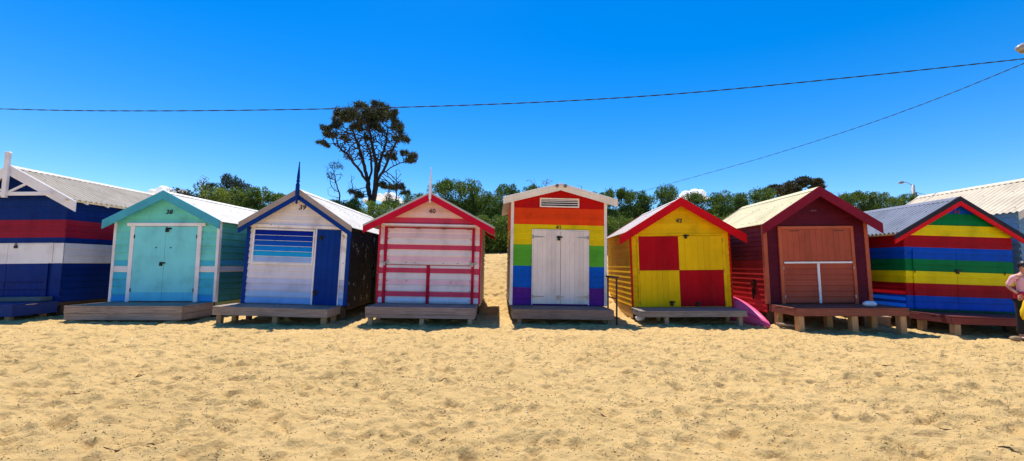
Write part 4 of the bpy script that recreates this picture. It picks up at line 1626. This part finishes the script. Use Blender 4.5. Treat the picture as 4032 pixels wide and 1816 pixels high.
for k in range(1500):
    u = rng.uniform(230, 860); v = rng.uniform(330, 640)
    if abs(u - 590) > (1000 - v) * .62:
        continue
    att.append(np.array(P3(u, v, rng.uniform(-1.6, 1.6))))
nodes, par = colonise(paths, att, .22, 2.4, .22, 120, (0, 0, .10), 4)
tree_mesh('trunk', nodes, par, .26, .030, BARK, tree, 2.2)
cl_l = []
for c in cl3:
    cl_l.append((c[0] - inv[0], c[1] - inv[1], c[2] - inv[2], c[3] * .7, c[4] * .7, c[5] * .7))
    for q in range(6):
        th, ph = rr.uniform(0, 6.28), rr.uniform(-1, 1)
        cl_l.append((c[0] - inv[0] + c[3] * .75 * math.cos(th), c[1] - inv[1] + c[4] * .7 * math.sin(th), c[2] - inv[2] + c[5] * .7 * ph, c[3] * .36, c[4] * .36, c[5] * .40))
me = quads_mesh('crown', leaves(21000, cl_l, .34, 12, up=.30, elong=8, spiky=.45), LEAFO)
o = bpy.data.objects.new('crown', me); o.parent = tree; COL.objects.link(o)


def twiggy(name, pts_u, basepx, Y, label, cat, mat=BARK, n=160, leafb=None, r0=.12, tip=.014, paths=None, lm=LEAFD, nl=900, group=None, ls=.22, step=.2):
    """bare branching tree: pts_u = (cx, cy, rx, ry) regions in photo pixels"""
    b = at(basepx[0], basepx[1], Y)
    g0 = float(ground_z(b.x, Y)) - .1
    root = tag(empty(name, (b.x, Y, g0)), label, cat, group)
    iv = np.array([b.x, Y, g0])
    rg = np.random.RandomState(int(basepx[0]))
    at_ = []
    for (cx_, cy_, rx_, ry_, m_) in pts_u:
        for k in range(m_):
            a = rg.uniform(0, 6.28); q = math.sqrt(rg.rand())
            p = at(cx_ + rx_ * q * math.cos(a), cy_ + ry_ * q * math.sin(a), Y + rg.uniform(-1, 1) * rx_ / FPX * Y)
            at_.append(np.array(p) - iv)
    top = at(basepx[0], basepx[1] - 20, Y)
    nodes_, par_ = colonise([[(0, 0, 0), tuple(np.array(top) - iv)]] + (paths or []), at_, step, 6, step * 1.1, 80, (0, 0, .2), 3)
    tree_mesh('trunk', nodes_, par_, r0, tip, mat, root)
    if leafb:
        bl_ = []
        for (cx_, cy_, rx_, ry_) in leafb:
            p = at(cx_, cy_, Y)
            k = Y / FPX
            bl_.append((p.x - iv[0], 0, p.z - iv[2], rx_ * k, rx_ * k, ry_ * k))
        me_ = quads_mesh('crown', leaves(nl, bl_, ls, 5, up=.4, elong=6, spiky=.4), lm)
        o_ = bpy.data.objects.new('crown', me_); o_.parent = root; COL.objects.link(o_)
    return root


twiggy('bare_tree', [(1318, 690, 34, 55, 70), (1310, 760, 25, 40, 25), (1300, 670, 20, 30, 20)], (1338, 790), 28.5, 'slender half bare sapling left of the big she oak', 'tree',
       leafb=[(1322, 650, 26, 14), (1345, 660, 10, 12), (1300, 690, 16, 16)], nl=260, r0=.07, tip=.013, ls=.2, group='bare trees behind the huts')
twiggy('bare_tree', [(1385, 720, 22, 40, 40), (1400, 770, 25, 25, 20)], (1400, 800), 28.2, 'low tangle of bare twigs between the sapling and the she oak', 'tree', r0=.05, tip=.012, group='bare trees behind the huts')
twiggy('bare_tree', [(1560, 710, 26, 50, 70), (1575, 760, 25, 30, 30)], (1560, 800), 29, 'bare slender tree just right of the trunk of the she oak', 'tree', r0=.06, tip=.013, group='bare trees behind the huts')
twiggy('dead_shrub', [(1530, 780, 18, 22, 70), (1532, 745, 4, 12, 12)], (1530, 815), 27.4, 'pointed brown dead shrub right of the foot of the she oak', 'shrub', mat=BARKR, r0=.08, tip=.018,
       leafb=[(1530, 800, 22, 18), (1531, 778, 15, 16), (1532, 758, 7, 12)], lm=leaf_mat('dead_brown_leaf', [(.06, .035, .026), (.09, .05, .036), (.12, .07, .05)], .1), nl=900, ls=.12)
twiggy('bare_tree', [(805, 712, 34, 22, 60)], (800, 745), 29, 'bare grey twigs above the clump behind hut 38', 'tree', mat=BARKG, r0=.06, tip=.013, group='bare trees behind the huts')
twiggy('bare_tree', [(2090, 716, 22, 14, 50)], (2100, 745), 27, 'bare grey twigs above the left roof slope of hut 41', 'tree', mat=BARKG, r0=.06, tip=.012, group='bare trees behind the huts')
twiggy('bare_tree', [(2155, 718, 32, 12, 60)], (2150, 745), 27, 'bare grey twigs behind the peak of hut 41', 'tree', mat=BARKG, r0=.06, tip=.012, group='bare trees behind the huts')
twiggy('bare_tree', [(2285, 735, 16, 12, 24)], (2290, 755), 27, 'small bare grey twigs right of the peak of hut 41', 'tree', mat=BARKG, r0=.04, tip=.011, group='bare trees behind the huts')
twiggy('bare_tree', [(3290, 768, 30, 22, 36), (3330, 772, 10, 24, 14)], (3310, 800), 28, 'thin bare twigs right of the maroon peak', 'tree', mat=BARKG, r0=.05, tip=.010, group='bare trees behind the huts')

# domed dark trees behind the cream roof
for (cx_, cy_, rx_, ry_, Y, lab) in ((3160, 722, 66, 44, 32, 'higher of two dark domed trees behind the cream roof'), (3075, 748, 70, 38, 31, 'lower left of two dark domed trees behind the cream roof')):
    b = at(cx_, cy_ + 40, Y)
    g0 = float(ground_z(b.x, Y))
    root = tag(empty('domed_tree', (b.x, Y, g0)), lab, 'tree')
    k = Y / FPX
    rg = random.Random(int(cx_))
    bl_ = []
    for q in range(22):
        a = rg.uniform(-1, 1)
        sh = .55 + .45 * rg.random()
        c = at(cx_ + a * rx_ * .85, cy_ - ry_ * .45 + (abs(a) ** 1.7) * ry_ * 1.0 + rg.uniform(0, .7) * ry_ * (1 - abs(a) * .6), Y)
        bl_.append((c.x - b.x, rg.uniform(-1.2, 1.2), c.z - g0, rx_ * k * .27 * sh, rx_ * k * .3, ry_ * k * .30 * sh))
    me_ = quads_mesh('crown', leaves(13000, bl_, .2, int(cx_), up=.5, elong=3, spiky=.3), leaf_mat('olive_dark_leaf', [(.04, .045, .032), (.07, .072, .05), (.11, .105, .07)], .2))
    o_ = bpy.data.objects.new('crown', me_); o_.parent = root; COL.objects.link(o_)
    mb = MB()
    for q in range(6):
        t_ = bl_[q * 2]
        mb.tube([(rg.uniform(-.2, .2), 0, -.2), (t_[0] * .4, t_[1] * .4, t_[2] * .55), (t_[0], t_[1], t_[2])], [.13, .09, .03], 6)
    mb.build('trunk', BARK, root, smooth=True)

# ------------------------------------------------------------------ street lamps and cables
GALV = plain('galvanised_pole', (150, 150, 150), .5, .3)
WOODP = timber((120, 104, 92), .25, 'z', 'pole_timber')


def lamp_head(mb, a, b, w_, hgt):
    """cobra head from a (arm end) to b (nose)"""
    a, b = Vector(a), Vector(b)
    pts, rad = [], []
    for s_, r_ in ((0, .35), (.12, .6), (.35, .95), (.65, 1.0), (.88, .7), (1.0, .2)):
        pts.append(a.lerp(b, s_)); rad.append(r_ * w_)
    mb.tube(pts, rad, 12)


p_top = at(3594, 729, 38)
g0 = float(ground_z(p_top.x, 38))
lamp = tag(empty('street_lamp', (p_top.x, 38, g0)), 'distant street lamp on a grey pole beyond the dune, left of the cream roof', 'street lamp', 'street lamps')
H_ = p_top.z - g0
mb = MB(); mb.tube([(0, 0, -.3), (0, 0, H_)], [.17, .14], 10); mb.build('pole', GALV, lamp, smooth=True)
mb = MB(); mb.tube([(0, 0, H_ - .05), (-.5, 0, H_ + .22), (-.95, 0, H_ + .30)], .03, 6); mb.build('arm', STEEL, lamp, smooth=True)
mb = MB(); lamp_head(mb, (-.80, 0, H_ + .27), (-1.45, -.1, H_ + .18), .13, .1); mb.build('lamp_head', plain('lamp_grey', (120, 122, 126), .5), lamp, smooth=True)
mb = MB(); mb.box(.12, .26, -.1, .1, H_ - 1.0, H_ - .75); mb.build('junction_box', plain('lamp_grey_box', (90, 90, 96), .5), lamp)

q = at(4150, 240, 16)
g0 = float(ground_z(q.x, 16))
lamp2 = tag(empty('street_lamp', (q.x, 16, g0)), 'near street lamp whose head pokes in at the top right edge above the cables', 'street lamp', 'street lamps')
H_ = 10.9 - g0
hd = at(4004, 192, 16)
mb = MB(); mb.tube([(0, 0, -.3), (0, 0, H_ + .5)], [.2, .15], 12); mb.build('pole', WOODP, lamp2, smooth=True)
mb = MB(); mb.tube([(0, 0, H_ - .3), (-.35, 0, H_ + .1), (-.75, 0, H_ + .2)], .035, 8); mb.build('arm', STEEL, lamp2, smooth=True)
ax = hd.x - q.x
mb = MB()
nose = Vector((ax, 0, hd.z - g0)); back = Vector((ax + .78, .05, hd.z - g0 + .17))
lamp_head(mb, back, nose, .19, .1)
hh = mb.build('lamp_head', plain('lamp_grey_head', (150, 140, 136), .45), lamp2, smooth=True)
mb = MB(); mb.tube([(ax + .28, 0, hd.z - g0 - .04), (ax + .26, 0, hd.z - g0 - .17)], [.16, .10], 12); mb.build('lamp_glass', plain('lamp_glass', (120, 110, 96), .15), lamp2, smooth=True)

CAB = plain('black_cable', (28, 30, 42), .8)
att_z = at(4060, 228, 16)


def cable(pts, rad, label, n=70, twist=True):
    """twisted bundle along a smooth curve through pts"""
    P_ = [Vector(p) for p in pts]
    out = []
    for i in range(n + 1):
        t = i / n * (len(P_) - 1)
        k = min(int(t), len(P_) - 2)
        f_ = t - k
        a = P_[max(k - 1, 0)]; b = P_[k]; c = P_[k + 1]; d = P_[min(k + 2, len(P_) - 1)]
        out.append(.5 * ((2 * b) + (c - a) * f_ + (2 * a - 5 * b + 4 * c - d) * f_ * f_ + (3 * b - a - 3 * c + d) * f_ ** 3))
    mb = MB()
    if twist:
        dense = []
        for i in range(len(out) - 1):
            for s_ in range(6):
                dense.append(out[i].lerp(out[i + 1], s_ / 6))
        dense.append(out[-1])
        for ph in (0, math.pi):
            mb.tube([p + Vector((0, math.cos(i * .55 + ph), math.sin(i * .55 + ph))) * rad * .55 for i, p in enumerate(dense)], rad * .62, 6)
    else:
        mb.tube(out, rad, 6)
    return tag(mb.build('overhead_cable', CAB, smooth=True), label, 'cable', 'overhead cables')


cable([at(-900, 395, 23.2), at(0, 429, 21), at(600, 437, 20), at(1344, 428, 19), at(2030, 407, 18), at(2660, 370, 17.3), at(3350, 305, 16.6), at(4032, 232, 16.05), at(4140, 222, 16)], .024,
      'long twisted black cable crossing the whole sky above the huts', 90)
cable([at(2440, 775, 48), at(2540, 750, 44), at(2937, 640, 34), at(3287, 532, 26.5), at(3640, 408, 21), at(4032, 250, 16.3), at(4140, 205, 15.9)], .019,
      'thin cable slanting down from the right edge to the shrubs behind hut 42', 60)
cable([at(3604, 757, 38), at(3655, 770, 36), at(3720, 790, 34)], .02, 'short thin wire running right from the distant street lamp', 10, False)


# ------------------------------------------------------------------ clouds: small cumulus heaps far off
def cloud(px, py, wpx, hpx, Y, seed, label):
    m, t, p = base_mat('cloud_white')
    co = t.n('ShaderNodeTexCoord').outputs['Object']
    t.t.nodes.remove(p)
    df = t.n('ShaderNodeBsdfDiffuse'); df.inputs[0].default_value = (.95, .96, .98, 1)
    tl = t.n('ShaderNodeBsdfTranslucent'); tl.inputs[0].default_value = (.95, .96, .98, 1)
    mx = t.n('ShaderNodeMixShader'); mx.inputs[0].default_value = .45
    t.l(df.outputs[0], mx.inputs[1]); t.l(tl.outputs[0], mx.inputs[2])
    t.l(mx.outputs[0], [n_ for n_ in t.t.nodes if n_.type == 'OUTPUT_MATERIAL'][0].inputs[0])
    c = at(px, py, Y)
    k = Y / FPX
    r = random.Random(seed)
    mb = MB()
    for q_ in range(26):
        u = r.uniform(-1, 1)
        env = (1 - abs(u) ** 1.8)
        rr_ = hpx * k * r.uniform(.25, .5) * (.35 + .65 * env)
        cx_, cy_, cz_ = u * wpx * k * .5, r.uniform(-.4, .4) * hpx * k, hpx * k * (r.uniform(0, .62) * env - .35)
        nu, nv = 20, 12
        k0 = len(mb.v)
        sd_ = r.uniform(0, 9)
        for j in range(nv + 1):
            ph = math.pi * j / nv
            for i in range(nu):
                th = 2 * math.pi * i / nu
                f_ = rr_ * (1 + .10 * math.sin(4 * th + sd_) * math.sin(3 * ph) + .07 * math.sin(7 * th + 2 * sd_ + ph * 5))
                mb.v.append((cx_ + f_ * math.sin(ph) * math.cos(th), cy_ + f_ * math.sin(ph) * math.sin(th), cz_ + f_ * math.cos(ph) * .8))
        for j in range(nv):
            for i in range(nu):
                mb.f.append((k0 + j * nu + i, k0 + (j + 1) * nu + i, k0 + (j + 1) * nu + (i + 1) % nu, k0 + j * nu + (i + 1) % nu)); mb.m.append(0)
    o = mb.build('cloud', m, smooth=True)
    rm = o.modifiers.new('merge', 'REMESH'); rm.mode = 'VOXEL'; rm.voxel_size = hpx * k * .045; rm.use_smooth_shade = True
    sm = o.modifiers.new('soften', 'SMOOTH'); sm.iterations = 7; sm.factor = .5
    o.location = c
    return tag(o, label, 'cloud', 'small clouds above the dune')


cloud(2730, 766, 125, 50, 2500, 1, 'bright white heaped cloud behind the peak of hut 42')
cloud(645, 755, 110, 42, 2500, 2, 'small white cloud above the peak of hut 38')
cloud(718, 762, 60, 26, 2500, 5, 'faint low cloud strip just right of the peak of hut 38')
cloud(1510, 778, 150, 46, 2500, 3, 'white cloud glimpsed behind the trunk of the she oak')
